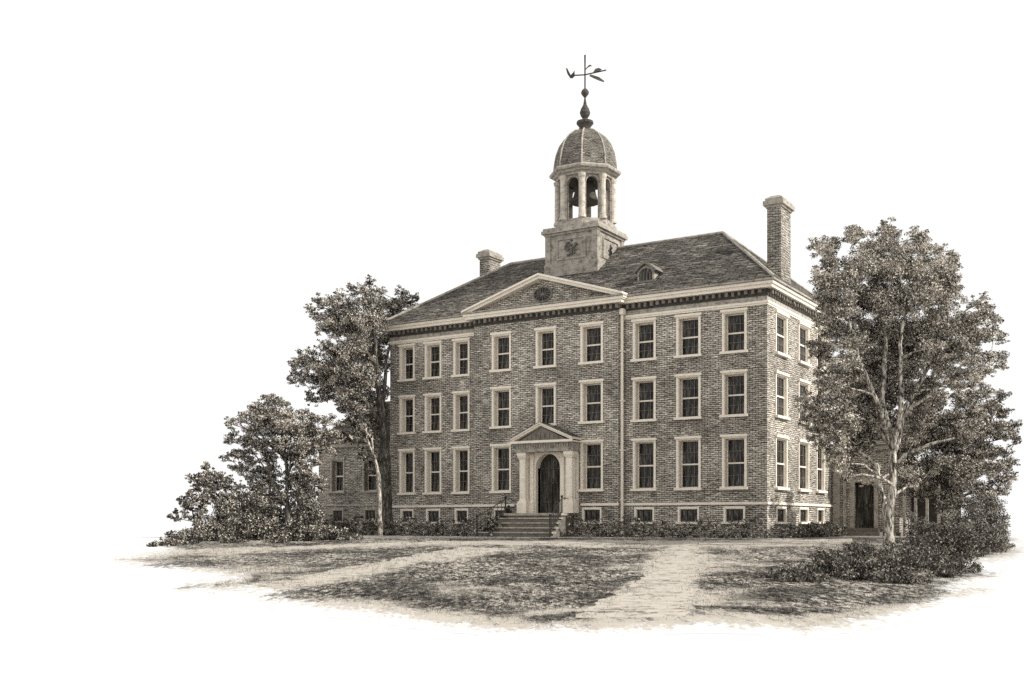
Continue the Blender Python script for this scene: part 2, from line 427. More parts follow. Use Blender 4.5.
def window(parent, x, y, z, w, h, rz=0.0, cw=0.13, basement=False, name='window', dim=False, D=0.5):
    """x,y,z: bottom centre of the casing on the wall face; local -y looks out"""
    D = .2 if basement or rz else D
    key = (round(w, 2), round(h, 2), cw, basement, dim, D)
    if key not in CACHE:
        hw = w / 2; iw = hw - cw; b = cw * .9; t = h - cw * 1.25
        f = MB()
        f.box(-hw, -iw, -.05, .0, b, h).box(iw, hw, -.05, .0, b, h)
        f.box(-iw, iw, -.048, .0, t, h)
        if not basement: f.box(-hw - .07, hw + .07, -.14, 0, h - .09, h + .05)
        # lining of the reveal
        f.box(-iw, -iw + .03, 0, D, b, t).box(iw - .03, iw, 0, D, b, t).box(-iw + .03, iw - .03, 0, D, t - .03, t)
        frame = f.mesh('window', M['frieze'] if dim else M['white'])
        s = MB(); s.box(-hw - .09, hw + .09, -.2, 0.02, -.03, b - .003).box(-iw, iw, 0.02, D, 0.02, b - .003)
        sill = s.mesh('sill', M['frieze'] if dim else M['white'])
        g = MB(); i2 = iw - .03; zb = b; zt = t - .03
        y0 = D - .1
        st = .045
        g.box(-i2, -i2 + st, y0, y0 + .05, zb, zt).box(i2 - st, i2, y0, y0 + .05, zb, zt)
        g.box(-i2 + st, i2 - st, y0, y0 + .05, zt - st, zt).box(-i2 + st, i2 - st, y0, y0 + .05, zb, zb + st * 1.4)
        if not basement:
            zm = (zb + zt) / 2
            g.box(-i2 + st, i2 - st, y0 - .02, y0 + .045, zm - .045, zm + .045)
            sash = g.mesh('sash', M['white'])
            m_ = MB()
            for k in (1, 2):
                xx = -i2 + 2 * i2 * k / 3; m_.box(xx - .014, xx + .014, y0 + .01, y0 + .04, zb + .06, zt - st)
            for q in (1.5, 4.5):
                zz = zb + (zt - zb) * q / 6; m_.box(-i2 + st, i2 - st, y0 + .012, y0 + .038, zz - .012, zz + .012)
            munt = m_.mesh('muntin', M['bracket'])
        else:
            for k in (1, 2):
                xx = -i2 + 2 * i2 * k / 3; g.box(xx - .014, xx + .014, y0 + .01, y0 + .04, zb + .05, zt - st)
            sash = g.mesh('sash', M['bracket_dark']); munt = None
        p = MB(); p.box(-iw, iw, D - .035, D, b - .05, t + .02)
        pane = p.mesh('pane', M['pane'])
        CACHE[key] = (frame, sill, sash, munt, pane)
    frame, sill, sash, munt, pane = CACHE[key]
    o = link(name, frame, None, parent, (x, y, z), rz)
    for nm, me in (('sill', sill), ('sash', sash), ('muntin', munt), ('pane', pane)):
        if me: link(nm, me, None, o)
    b = cw * .9
    return (w / 2 - cw, b, h - cw * 1.25)   # half opening, bottom, top

# ------------------------------------------------------------------ the main building
B = empty('brick_building', 'three storey brick hall with hipped slate roof and domed cupola', 'building', (-13.5, 6, 0))
BO = Vector((-13.5, 6, 0))
class _Off: pass
def bpart(mb, name, m, parent=None, **k):
    """geometry written in place coordinates, under the building or one of its parts"""
    loc = tuple(-BO) if parent is None else (0, 0, 0)
    return mb.build(name, m, parent or B, loc, **k)
L_, DEP, TOP = -27.0, 12.7, 14.1
PY = -0.6
ROWS = [(10.6, 2.47), (6.95, 2.62), (2.79, 3.1)]
cols_l = [(-26.15, -24.85), (-23.98, -22.6), (-21.6, -20.3)]
cols_p = [(-18.15, -16.68), (-14.83, -13.38), (-11.62, -10.07)]
cols_r = [(-8.35, -6.84), (-5.52, -3.98), (-2.67, -1.18)]
side = [(1.4, 3.5), (5.65, 7.75), (9.35, 11.15)]
cw = 0.2
jobs = []
def hole(a0, a1, z, h, cw=0.13): return (a0 + cw, a1 - cw, z + cw * .9, z + h - cw * 1.25)
hl, hp, hr, hs = [], [], [], []
def jit(): return random.uniform(-.03, .03)
for cols, hh, y in ((cols_l, hl, 0), (cols_p, hp, PY), (cols_r, hr, 0)):
    for i, (a, b) in enumerate(cols):
        for z, h in ROWS:
            if cols is cols_p and i == 1 and z < 5: continue
            hh.append(hole(a, b, z, h)); jobs.append(((a + b) / 2, y, z, b - a, h, 0, .13, False))
        if cols is cols_p and i == 1: continue
        hh.append(hole(a + .1, b - .1, .82, .98, .1)); jobs.append(((a + b) / 2, y, .82, b - a - .2, .98, 0, .1, True))
for i, (a, b) in enumerate(side):
    for z, h in ROWS:
        hs.append(hole(a, b, z, h)); jobs.append((0, (a + b) / 2, z, b - a, h, R_(90), .13, False))
    hs.append(hole(a + .15, b - .15, .82, .98, .1)); jobs.append((0, (a + b) / 2, .82, b - a - .3, .98, R_(90), .1, True))
DX0, DX1, DZ0, DZ1 = -14.68, -12.92, 1.45, 5.22
hp.append((DX0, DX1, DZ0, DZ1))
wm = MB()
fr = lambda y: (lambda a, z, d: (a, y + d, z))
wall_grid(wm, L_, -19.56, -.4, TOP, hl, fr(0), .5)
wall_grid(wm, -9.06, 0, -.4, TOP, hr, fr(0), .5)
wall_grid(wm, 0, DEP, -.4, TOP, hs, lambda a, z, d: (-d, a, z), .22)
wm.poly([(0, DEP, -.4), (L_, DEP, -.4), (L_, DEP, TOP), (0, DEP, TOP)])
wm.poly([(L_, DEP, -.4), (L_, 0, -.4), (L_, 0, TOP), (L_, DEP, TOP)])
bpart(wm, 'wall', M['brick'], recalc=False)
pm = MB()
wall_grid(pm, -19.56, -9.06, -.4, TOP, hp, fr(PY), .55)
pm.poly([(-9.06, PY, -.4), (-9.06, 0, -.4), (-9.06, 0, TOP), (-9.06, PY, TOP)])
pm.poly([(-19.56, 0, -.4), (-19.56, PY, -.4), (-19.56, PY, TOP), (-19.56, 0, TOP)])
bpart(pm, 'pavilion_wall', M['brick'], recalc=False)
for x, y, z, w_, h, rz, c, bs in jobs:
    window(B, x - BO.x, y - BO.y, z, w_, h, rz, c, bs)
# pale quoins: right corner of the wing and the downpipe at the pavilion
q = MB(); q.tube([(-8.95, -.3, .1), (-8.95, -.3, 13.7)], .1, 10)
for zz in (2.2, 5.2, 8.2, 11.2): q.box(-9.05, -8.85, -.42, 0, zz, zz + .09)
q.box(-9.05, -8.78, -.5, -.11, 13.45, 13.8)
bpart(q, 'downpipe', M['pale'])

# belt course, upper moulding, frieze and the dark bracket band: one piece per wall
def piece(name, m, *boxes):
    k = MB()
    for q_ in boxes: k.box(*q_)
    return bpart(k, name, m)
piece('belt_course', M['white'], (L_ - .06, -19.56, -.08, 0, 1.9, 2.05))
piece('belt_course', M['white'], (-9.06, .08, -.08, 0, 1.9, 2.05), (.0, .08, .0, DEP, 1.9, 2.05))
piece('belt_course', M['white'], (-19.62, -16.4, PY - .08, PY, 1.9, 2.05)); piece('belt_course', M['white'], (-11.6, -9.0, PY - .08, PY, 1.9, 2.05))
piece('moulding', M['white'], (L_ - .1, -19.56, -.1, 0, 13.3, 13.42), (L_ - .1, -19.56, -.05, 0, 13.2, 13.299))
piece('moulding', M['white'], (-9.06, .1, -.1, 0, 13.3, 13.42), (-9.06, .05, -.05, 0, 13.2, 13.299), (0, .1, 0, DEP, 13.3, 13.42), (0, .05, 0, DEP, 13.2, 13.299))
piece('frieze', M['frieze'], (L_ - .03, -19.56, -.03, 0, 13.421, 13.7))
piece('frieze', M['frieze'], (-9.06, .03, -.03, 0, 13.421, 13.7), (0, .03, 0, DEP, 13.421, 13.7))
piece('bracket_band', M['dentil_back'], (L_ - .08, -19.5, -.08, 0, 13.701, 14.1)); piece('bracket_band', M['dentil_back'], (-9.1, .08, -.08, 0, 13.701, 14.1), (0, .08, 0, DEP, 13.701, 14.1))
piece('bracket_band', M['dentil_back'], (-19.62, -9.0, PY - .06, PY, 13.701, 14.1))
x = L_ + .1
brk = []
while x < -.05:
    y0 = PY - .06 if -19.5 < x < -9.1 else -.08
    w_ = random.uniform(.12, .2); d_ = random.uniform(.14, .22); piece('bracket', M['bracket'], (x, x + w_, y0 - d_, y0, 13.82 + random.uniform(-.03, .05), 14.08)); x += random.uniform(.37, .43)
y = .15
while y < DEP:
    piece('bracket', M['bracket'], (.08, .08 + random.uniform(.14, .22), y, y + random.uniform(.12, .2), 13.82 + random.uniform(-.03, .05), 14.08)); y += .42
# cornice
co = MB()
def run(mb, z0, z1, p):
    mb.box(L_ - p, -19.56 - p, -p, .0, z0, z1)
    mb.box(-9.06 + p, p, -p, .0, z0, z1)
    mb.box(-19.56 - p + .001, -9.06 + p - .001, PY - p, .0, z0, z1)
    mb.box(-.3, p, .001, DEP + p, z0, z1)
    mb.box(L_ - p, L_ + .3, .001, DEP + p, z0, z1)
run(co, 14.1, 14.28, .42); run(co, 14.281, 14.44, .52)
bpart(co, 'cornice', M['white'])
gu = MB(); run(gu, 14.46, 14.56, .62)
bpart(gu, 'gutter', M['stone'])
# roof
ev, ez, rz_ = .6, 14.57, 19.35
RXR, RXL, RY = -5.1, -21.1, 6.35
rm = MB()
c = [(L_ - ev, -ev, ez), (ev, -ev, ez), (ev, DEP + ev, ez), (L_ - ev, DEP + ev, ez)]
r0, r1 = (RXL, RY, rz_), (RXR, RY, rz_)
rm.poly([c[0], c[1], r1, r0]); rm.poly([c[1], c[2], r1]); rm.poly([c[2], c[3], r0, r1]); rm.poly([c[3], c[0], r0]); rm.poly(c[::-1])
roof = bpart(rm, 'roof', M['roof'])
hp_ = MB()
for a, b in ((r0, r1), (c[1], r1), (c[2], r1), (c[0], r0), (c[3], r0)):
    hp_.tube([Vector(a) + Vector((0, 0, .03)), Vector(b) + Vector((0, 0, .03))], .1, 6)
bpart(hp_, 'ridge_cap', M['stone'], roof)
# pediment over the pavilion
PCX, PA, PB, PZ0, PZ1 = -14.31, -20.15, -8.47, 14.562, 16.35
pg = MB(); pg.prism([(PA + .5, 14.5), (PB - .5, 14.5), (PCX, PZ1 - .22)], 'y', PY - .02, 0.2)
ped = bpart(pg, 'pediment', M['brick'])
pr = MB()
for sgn, xe in ((-1, PA), (1, PB)):
    for (t0, t1, pj) in ((0, .13, .66), (.131, .3, .5)):
        pr.prism([(xe, PZ0 + .1 - t0), (PCX, PZ1 + .1 - t0), (PCX, PZ1 + .1 - t1), (xe, PZ0 + .1 - t1)], 'y', PY - pj, PY + .4)
bpart(pr, 'raking_cornice', M['white'], ped)
pf = MB()
# gable roof running back into the main slope
sl_ = (rz_ - ez) / (RY + ev)
yb = (PZ1 + .12 - ez) / sl_ - ev
for xe in (PA, PB):
    pf.poly([(xe, PY - .64, PZ0 + .115), (PCX, PY - .64, PZ1 + .115), (PCX, yb, PZ1 + .115), (xe, -.45, PZ0 + .115)])
bpart(pf, 'gable_roof', M['roof'], ped)
oc = MB()
ring = [(PCX + .62 * math.cos(a), 15.22 + .42 * math.sin(a)) for a in [2 * math.pi * k / 24 for k in range(24)]]
oc.prism([(PCX + (p[0] - PCX) * 1.0, p[1]) for p in ring], 'y', PY - .05, PY - .0)
bpart(oc, 'oculus', M['pane'], ped)
orr = MB()
for k in range(24):
    a, b = ring[k], ring[(k + 1) % 24]; ex = lambda p, s: (PCX + (p[0] - PCX) * s, 15.22 + (p[1] - 15.22) * s)
    orr.prism([ex(a, 1), ex(b, 1), ex(b, 1.18), ex(a, 1.18)], 'y', PY - .1, PY)
for k in range(6):
    a = math.pi * k / 6
    orr.tube([(PCX + .6 * math.cos(a), PY - .07, 15.22 + .41 * math.sin(a)), (PCX - .6 * math.cos(a), PY - .07, 15.22 - .41 * math.sin(a))], .018, 4)
bpart(orr, 'oculus_rim', M['bracket'], ped)
# chimneys
def chimney(x0, x1, y0, y1, z0, z1, flue=True):
    m = MB().box(x0, x1, y0, y1, z0, z1 - .75)
    ch = bpart(m, 'chimney', M['brick_fine'])
    k = MB(); k.box(x0 - .08, x1 + .08, y0 - .08, y1 + .08, z1 - .75, z1 - .62).box(x0 - .2, x1 + .2, y0 - .2, y1 + .2, z1 - .619, z1 - .36)
    k.box(x0 - .1, x1 + .1, y0 - .1, y1 + .1, z1 - .359, z1 - .2)
    n = len(k.v); xm, ym = (x0 + x1) / 2, (y0 + y1) / 2
    a = [(x0 - .1, y0 - .1, z1 - .199), (x1 + .1, y0 - .1, z1 - .199), (x1 + .1, y1 + .1, z1 - .199), (x0 - .1, y1 + .1, z1 - .199)]
    t = [(x0 + .2, y0 + .2, z1), (x1 - .2, y0 + .2, z1), (x1 - .2, y1 - .2, z1), (x0 + .2, y1 - .2, z1)]
    for i in range(4): k.poly([a[i], a[(i + 1) % 4], t[(i + 1) % 4], t[i]])
    k.poly(t); k.poly(a[::-1])
    bpart(k, 'chimney_cap', M['stone'], ch); return ch
chimney(-1.2, -.35, 3.5, 5.3, 14.6, 20.4)
chimney(-24.2, -23.4, 7.0, 8.6, 14.6, 20.95)
# dormer: low arched roof vent on the front slope
dx, dy = -7.95, 0.95
dz = ez + (dy + ev) * sl_
def arcpts(r, h, z, n=12): return [(dx + r * math.cos(math.pi * k / n), z + h * math.sin(math.pi * k / n)) for k in range(n + 1)]
dm = MB(); dm.prism([(dx + .56, dz + .6), (dx, dz + .98), (dx - .56, dz + .6), (dx - .56, dz - .1), (dx + .56, dz - .1)], 'y', dy, dy + 1.9)
dor = bpart(dm, 'dormer', M['frieze'])
dr = MB(); o_, i_ = [(dx + .8 * u_, dz + .55 + .62 * (1 - abs(u_) ** 1.3)) for u_ in [1 - k / 6 for k in range(13)]], [(dx + .66 * u_, dz + .5 + .5 * (1 - abs(u_) ** 1.3)) for u_ in [1 - k / 6 for k in range(13)]]
for k in range(12): dr.prism([o_[k], o_[k + 1], i_[k + 1], i_[k]], 'y', dy - .22, dy + 2.3)
bpart(dr, 'dormer_roof', M['bracket'], dor)
dg = MB(); dg.prism(arcpts(.42, .34, dz + .42) + [(dx - .42, dz + .02), (dx + .42, dz + .02)], 'y', dy - .04, dy)
bpart(dg, 'pane', M['pane'], dor)
ds = MB(); ds.box(dx - .75, dx + .75, dy - .24, dy, dz - .16, dz - .04)
for xx in (-.3, -.1, .1, .3): ds.box(dx + xx - .018, dx + xx + .018, dy - .07, dy - .041, dz, dz + .5)
bpart(ds, 'dormer_trim', M['bracket'], dor)

# ------------------------------------------------------------------ cupola
KX, KY = -14.5, 5.3
cu = MB()
def sq(mb, hw, z0, z1): mb.box(KX - hw, KX + hw, KY - hw, KY + hw, z0, z1)
sq(cu, 1.9, 16.2, 20.35)
cup = bpart(cu, 'cupola', M['tower'])
tr = MB()
for s in (-1, 1):                                   # corner pilasters, base and panels' frames on each face
    for t in (-1, 1):
        tr.box(KX + s * 1.55, KX + s * 1.97, KY + t * 1.55, KY + t * 1.97, 16.0, 20.35)
sq(tr, 2.02, 16.0, 18.25)
tr.box(KX - 1.0, KX + 1.0, KY - 1.97, KY - 1.9, 19.95, 20.05); tr.box(KX - 1.0, KX + 1.0, KY - 1.97, KY - 1.9, 18.5, 18.6)
for s in (-1, 1): tr.box(KX + s * 1.0, KX + s * 1.1, KY - 1.97, KY - 1.9, 18.5, 20.05)
tr.box(KX + 1.9, KX + 1.97, KY - 1.0, KY + 1.0, 19.95, 20.05); tr.box(KX + 1.9, KX + 1.97, KY - 1.0, KY + 1.0, 18.5, 18.6)
for s in (-1, 1): tr.box(KX + 1.9, KX + 1.97, KY + s * 1.0, KY + s * 1.1, 18.5, 20.05)
bpart(tr, 'base_trim', M['tower'], cup)
em = MB()                                           # leafy carved wreath in the panel
for k in range(46):
    a = random.uniform(0, 6.283); r = random.uniform(.12, .58); s = random.uniform(.05, .13)
    px_, pz_ = KX + r * math.cos(a) * .85, 19.28 + r * math.sin(a)
    em.prism([(px_ - s, pz_), (px_, pz_ - s * .7), (px_ + s, pz_ + s * .3), (px_, pz_ + s)], 'y', KY - random.uniform(1.96, 2.03), KY - 1.9)
bpart(em, 'carved_wreath', M['bracket_dark'], cup); em = MB()
for k in range(34):
    r = random.uniform(.05, .42); a = random.uniform(0, 6.283); s = random.uniform(.05, .11)
    py_, pz_ = KY + r * math.cos(a) * .6, 19.28 + r * math.sin(a)
    em.prism([(py_ - s, pz_), (py_, pz_ - s), (py_ + s, pz_), (py_, pz_ + s)], 'x', KX + 1.9, KX + 1.97)
bpart(em, 'carved_wreath', M['bracket_dark'], cup)
kc = MB(); sq(kc, 2.02, 20.351, 20.5); sq(kc, 2.17, 20.501, 20.72); sq(kc, 2.08, 20.721, 20.9)
bpart(kc, 'base_cornice', M['stone'], cup)
oct_ = R_(22.5)
def og(mb, prof, sides=8): mb.lathe([(r / math.cos(oct_), z) for r, z in prof], KX, KY, 8, oct_)
pl = MB(); og(pl, [(1.98, 20.901), (1.98, 21.2), (1.85, 21.22), (1.85, 21.5)])
bpart(pl, 'plinth', M['stone'], cup)
# lantern: eight walls with arched openings
ln = MB(); RL = 1.68; W = 2 * RL * math.tan(oct_)
for k in range(8):
    a = k * math.pi / 4
    nrm = Vector((math.cos(a), math.sin(a), 0)); tg = Vector((-math.sin(a), math.cos(a), 0))
    def P(s, z, d=0.0): return tuple(Vector((KX, KY, 0)) + nrm * (RL - d) + tg * s + Vector((0, 0, z)))
    hw, ow, z0, z1, zs = W / 2, .44, 21.5, 24.45, 23.75
    arch = [(ow * math.cos(t), zs + ow * math.sin(t)) for t in [math.pi * i / 10 for i in range(11)]]
    for d in (0, .22):
        ln.poly([P(ow, z0, d), P(hw, z0, d), P(hw, z1, d), P(ow, z1, d), P(ow, zs, d)])
        ln.poly([P(-ow, z0, d), P(-ow, zs, d), P(-ow, z1, d), P(-hw, z1, d), P(-hw, z0, d)])
        for i in range(10):
            p, q_ = arch[i], arch[i + 1]
            ln.poly([P(p[0], p[1], d), P(p[0], z1, d), P(q_[0], z1, d), P(q_[0], q_[1], d)])
    out = [(ow, z0)] + arch + [(-ow, z0)]
    for i in range(len(out) - 1):
        p, q_ = out[i], out[i + 1]; ln.poly([P(p[0], p[1], 0), P(q_[0], q_[1], 0), P(q_[0], q_[1], .22), P(p[0], p[1], .22)])
bpart(ln, 'lantern', M['tower'], cup)
cl_ = MB(); og(cl_, [(1.5, 24.2), (1.5, 24.28)]); bpart(cl_, 'lantern_ceiling', M['dentil_back'], cup)  # dark colour puts the shade of the lantern interior into the ceiling
ar = MB()
for k in range(8):
    a = k * math.pi / 4
    nrm = Vector((math.cos(a), math.sin(a), 0)); tg = Vector((-math.sin(a), math.cos(a), 0))
    pts = [(.48, 21.6)] + [(.48 * math.cos(t), 23.75 + .48 * math.sin(t)) for t in [math.pi * i / 8 for i in range(9)]] + [(-.48, 21.6)]
    ar.tube([Vector((KX, KY, 0)) + nrm * (RL + .01) + tg * s + Vector((0, 0, z)) for s, z in pts], .05, 5)
bpart(ar, 'arch_moulding', M['stone'], cup)
for k in range(8):                                  # corner columns
    a = k * math.pi / 4 + oct_; rr = RL / math.cos(oct_) + .05
    cx_, cy_ = KX + rr * math.cos(a), KY + rr * math.sin(a)
    cm = MB().lathe([(.27, 21.5), (.27, 21.65), (.2, 21.7), (.19, 24.0), (.25, 24.12), (.28, 24.28), (.28, 24.3)], cx_, cy_, 10)
    bpart(cm, 'column', M['drum_post'], cup)
lc = MB(); og(lc, [(1.86, 24.3), (1.86, 24.45), (2.0, 24.5), (2.05, 24.6), (2.22, 24.66), (2.26, 24.8), (2.2, 24.9), (2.0, 24.98)])
bpart(lc, 'lantern_cornice', M['stone'], cup)
dprof = [(1.96, 24.981), (1.94, 25.2), (1.9, 25.55), (1.8, 26.0), (1.6, 26.48), (1.28, 26.88), (.85, 27.18), (.4, 27.36), (.3, 27.4)]
dme = MB(); og(dme, dprof)
bpart(dme, 'dome', M['dome'], cup)
rb = MB()
for k in range(8):
    a = k * math.pi / 4 + oct_
    rb.tube([(KX + (r / math.cos(oct_) + .01) * math.cos(a), KY + (r / math.cos(oct_) + .01) * math.sin(a), z) for r, z in dprof[:-1]], .055, 5)
bpart(rb, 'dome_rib', M['frieze'], cup)
fl = MB().lathe([(.45, 27.3), (.5, 27.42), (.36, 27.5), (.42, 27.62), (.58, 27.8), (.56, 27.95), (.3, 28.05), (.16, 28.15), (.3, 28.35), (.36, 28.55), (.28, 28.8), (.12, 29.1), (.07, 29.4), (.05, 29.55), (.1, 29.62), (.24, 29.8), (.27, 29.93), (.2, 30.08), (.06, 30.2), (.045, 30.3)], KX, KY, 12)
vane = bpart(fl, 'weathervane', M['bronze'])
rd = MB().tube([(KX, KY, 30.25), (KX, KY, 31.6), (KX, KY, 32.45)], [.05, .05, .06], 8)
bpart(rd, 'vane_rod', M['iron'], vane)
vd = (RX * .97 + FW * .1).normalized()              # the arm lies nearly across the view
def vp(s, z): p = Vector((KX, KY, 0)) + vd * s; return (p.x, p.y, z)
vd2 = Vector((-vd.y, vd.x, 0)) * .03
def vplate(mb, pts):
    a = [Vector(vp(s, z)) + vd2 for s, z in pts]; b = [Vector(vp(s, z)) - vd2 for s, z in pts]; n = len(pts)
    mb.poly(a); mb.poly(b[::-1])
    for i in range(n): mb.poly([a[i], b[i], b[(i + 1) % n], a[(i + 1) % n]])
va = MB(); va.tube([vp(-.75, 31.05), vp(0, 31.12), vp(1.45, 31.5)], .045, 6)
vplate(va, [(-1.3, 31.5), (-1.22, 31.5), (-.98, 31.05), (-.8, 31.25), (-.72, 31.4), (-.7, 31.0), (-.85, 30.85), (-1.0, 30.85), (-1.2, 31.15)])
bpart(va, 'vane_arm', M['iron'], vane)
vf = MB(); vplate(vf, [(.35, 31.15), (.6, 31.1), (.95, 31.0), (1.32, 30.75), (1.3, 30.68), (.95, 30.78), (.6, 30.92), (.3, 31.05)])
vplate(vf, [(.5, 31.22), (.7, 31.55), (.95, 31.62), (1.15, 31.52), (1.0, 31.42), (.75, 31.36)])
vplate(vf, [(.02, 31.5), (.2, 31.72), (.34, 31.82), (.47, 31.74), (.34, 31.7), (.2, 31.62), (.02, 31.42)])
bpart(vf, 'vane_feather', M['bronze'], vane)
# the bell
be = MB().lathe([(.06, 24.4), (.2, 24.35), (.5, 24.25), (.66, 24.0), (.74, 23.5), (.85, 23.15), (1.02, 22.95), (.98, 22.9), (.1, 23.1)], 0, 0, 18)
bo = be.build('bell', M['bronze'], None, (KX, KY, 0), smooth=True)
tag(bo, 'dark bronze bell hanging inside the open cupola lantern', 'bell')

zk = [(0, 0), (16.2, 16.2), (20.35, 19.98), (20.9, 20.5), (21.5, 20.98), (24.3, 23.9), (24.98, 24.55), (27.4, 27.4), (99, 99)]
def zf(z):
    for (a, b), (c_, d) in zip(zk, zk[1:]):
        if z <= c_: return b + (z - a) / (c_ - a) * (d - b)
for o in [cup, bo] + list(cup.children):
    for v_ in o.data.vertices: v_.co.z = zf(v_.co.z)

# ------------------------------------------------------------------ portico
DC = (DX0 + DX1) / 2
pc = MB()
def archpiece(mb, x0, x1, z0, z1, r, zs, y0, y1):
    """front surround with an arched opening, centred on DC"""
    n = 12
    arc = [(DC + r * math.cos(math.pi * i / n), zs + r * math.sin(math.pi * i / n)) for i in range(n + 1)]
    mb.box(x0, DC - r, y0, y1, z0, zs).box(DC + r, x1, y0, y1, z0, zs)
    for y in (y0, y1):
        mb.poly([(DC + r, y, zs), (x1, y, zs), (x1, y, z1), (DC + r, y, z1)])
        mb.poly([(x0, y, zs), (DC - r, y, zs), (DC - r, y, z1), (x0, y, z1)])
        for i in range(n): mb.poly([(arc[i][0], y, arc[i][1]), (arc[i][0], y, z1), (arc[i+1][0], y, z1), (arc[i+1][0], y, arc[i+1][1])])
    for i in range(n): mb.poly([(arc[i][0], y0, arc[i][1]), (arc[i+1][0], y0, arc[i+1][1]), (arc[i+1][0], y1, arc[i+1][1]), (arc[i][0], y1, arc[i][1])])
    mb.box(x0, x1, y0 + .001, y1 - .001, z1, z1 + .01)
    mb.poly([(x0, y0, zs), (x0, y1, zs), (x0, y1, z1), (x0, y0, z1)]); mb.poly([(x1, y0, zs), (x1, y1, zs), (x1, y1, z1), (x1, y0, z1)])
archpiece(pc, -15.2, -12.5, 1.45, 5.24, .88, 4.3, PY - .3, PY + .42)
port = bpart(pc, 'portico', M['white'])
for x in (-15.34, -12.0):
    k = MB(); k.box(x - .34, x + .34, -1.55, -.9, 1.45, 2.1).box(x - .3, x + .3, -1.5, -.94, 2.101, 2.2)
    k.box(x - .25, x + .25, -1.45, -.98, 2.2, 2.28).box(x - .21, x + .21, -1.41, -1.0, 2.28, 4.88).box(x - .14, x + .14, -1.435, -1.41, 2.45, 4.7).box(x - .27, x + .27, -1.47, -.96, 4.88, 4.96).box(x - .3, x + .3, -1.52, -.93, 4.961, 5.049)
    k.box(x - .32, x + .32, -1.56, -.9, 5.05, 5.25)
    bpart(k, 'column', M['white'], port)
    k = MB(); k.box(x - .26, x + .26, -.8, PY, 1.45, 5.25); bpart(k, 'pilaster', M['white'], port)
for x in (-14.9, -12.7):
    k = MB(); k.box(x - .12, x + .12, -1.02, PY - .3, 1.45, 5.2).box(x - .16, x + .16, -1.06, PY - .3, 4.95, 5.1).box(x - .16, x + .16, -1.06, PY - .3, 1.45, 2.2)
    bpart(k, 'pilaster', M['white'], port)
k = MB(); k.box(-15.72, -11.62, -1.62, PY, 5.251, 5.42).box(-15.68, -11.66, -1.58, PY, 5.421, 5.8)
for i in range(22): k.box(-15.62 + i * .18, -15.53 + i * .18, -1.64, -1.58, 5.5, 5.74)
bpart(k, 'entablature', M['stone'], port)
PX0, PX1, PXC = -16.0, -11.55, -13.85
k = MB(); k.box(PX0, PX1, -1.85, PY, 5.801, 5.95)
for xe in (PX0, PX1):
    for t0, t1, y0 in ((0, .1, -1.85), (.101, .22, -1.75)):
        k.prism([(xe, 6.1 - t0), (PXC, 7.08 - t0), (PXC, 7.08 - t1), (xe, 6.1 - t1)], 'y', y0, PY)
bpart(k, 'portico_cornice', M['white'], port)
k = MB(); k.prism([(PX0 + .5, 5.951), (PX1 - .5, 5.951), (PXC, 6.8)], 'y', -1.55, PY)
for i in range(8):
    xx = -15.0 + i * .32; hgt = .75 * (1 - abs(xx + .05 - PXC) / 2.1)
    k.box(xx, xx + .1, -1.6, -1.55, 5.97, 5.97 + max(.08, hgt * .7))
bpart(k, 'tympanum', M['bracket'], port)
k = MB()
for xe in (PX0 - .04, PX1 + .04): k.poly([(xe, -1.9, 6.104), (PXC, -1.9, 7.09), (PXC, PY, 7.09), (xe, PY, 6.104)])
bpart(k, 'portico_roof', M['roof'], port)
# door
k = MB()
n = 12
k.prism([(DC + .87, 1.45), (DC + .87, 4.3)] + [(DC + .87 * math.cos(math.pi * i / n), 4.3 + .87 * math.sin(math.pi * i / n)) for i in range(1, n)] + [(DC - .87, 4.3), (DC - .87, 1.45)], 'y', PY + .25, PY + .33)
door = bpart(k, 'door', M['door'])
k = MB()
for i in range(-3, 4): k.box(DC + i * .24 - .02, DC + i * .24 + .02, PY + .22, PY + .25, 1.47, 4.2)
k.box(DC - .78, DC + .78, PY + .19, PY + .25, 4.2, 4.32)
for z in (2.1, 3.3): k.box(DC - .74, DC + .74, PY + .21, PY + .249, z, z + .1)
bpart(k, 'door_rail', M['door'], door)
k = MB()
for i in range(1, 6):
    a = math.pi * i / 6; k.tube([(DC, PY + .23, 4.33), (DC + .74 * math.cos(a), PY + .23, 4.36 + .74 * math.sin(a))], .02, 5)
bpart(k, 'fanlight_bar', M['bracket_dark'], door)
k = MB().lathe([(.02, 0), (.05, .02), (.05, .06), (.02, .09)], 0, 0, 10)
hd = k.build('door_handle', M['bronze'], door); hd.rotation_euler = (R_(90), 0, 0); hd.location = (DC + .5, PY + .22, 2.75)
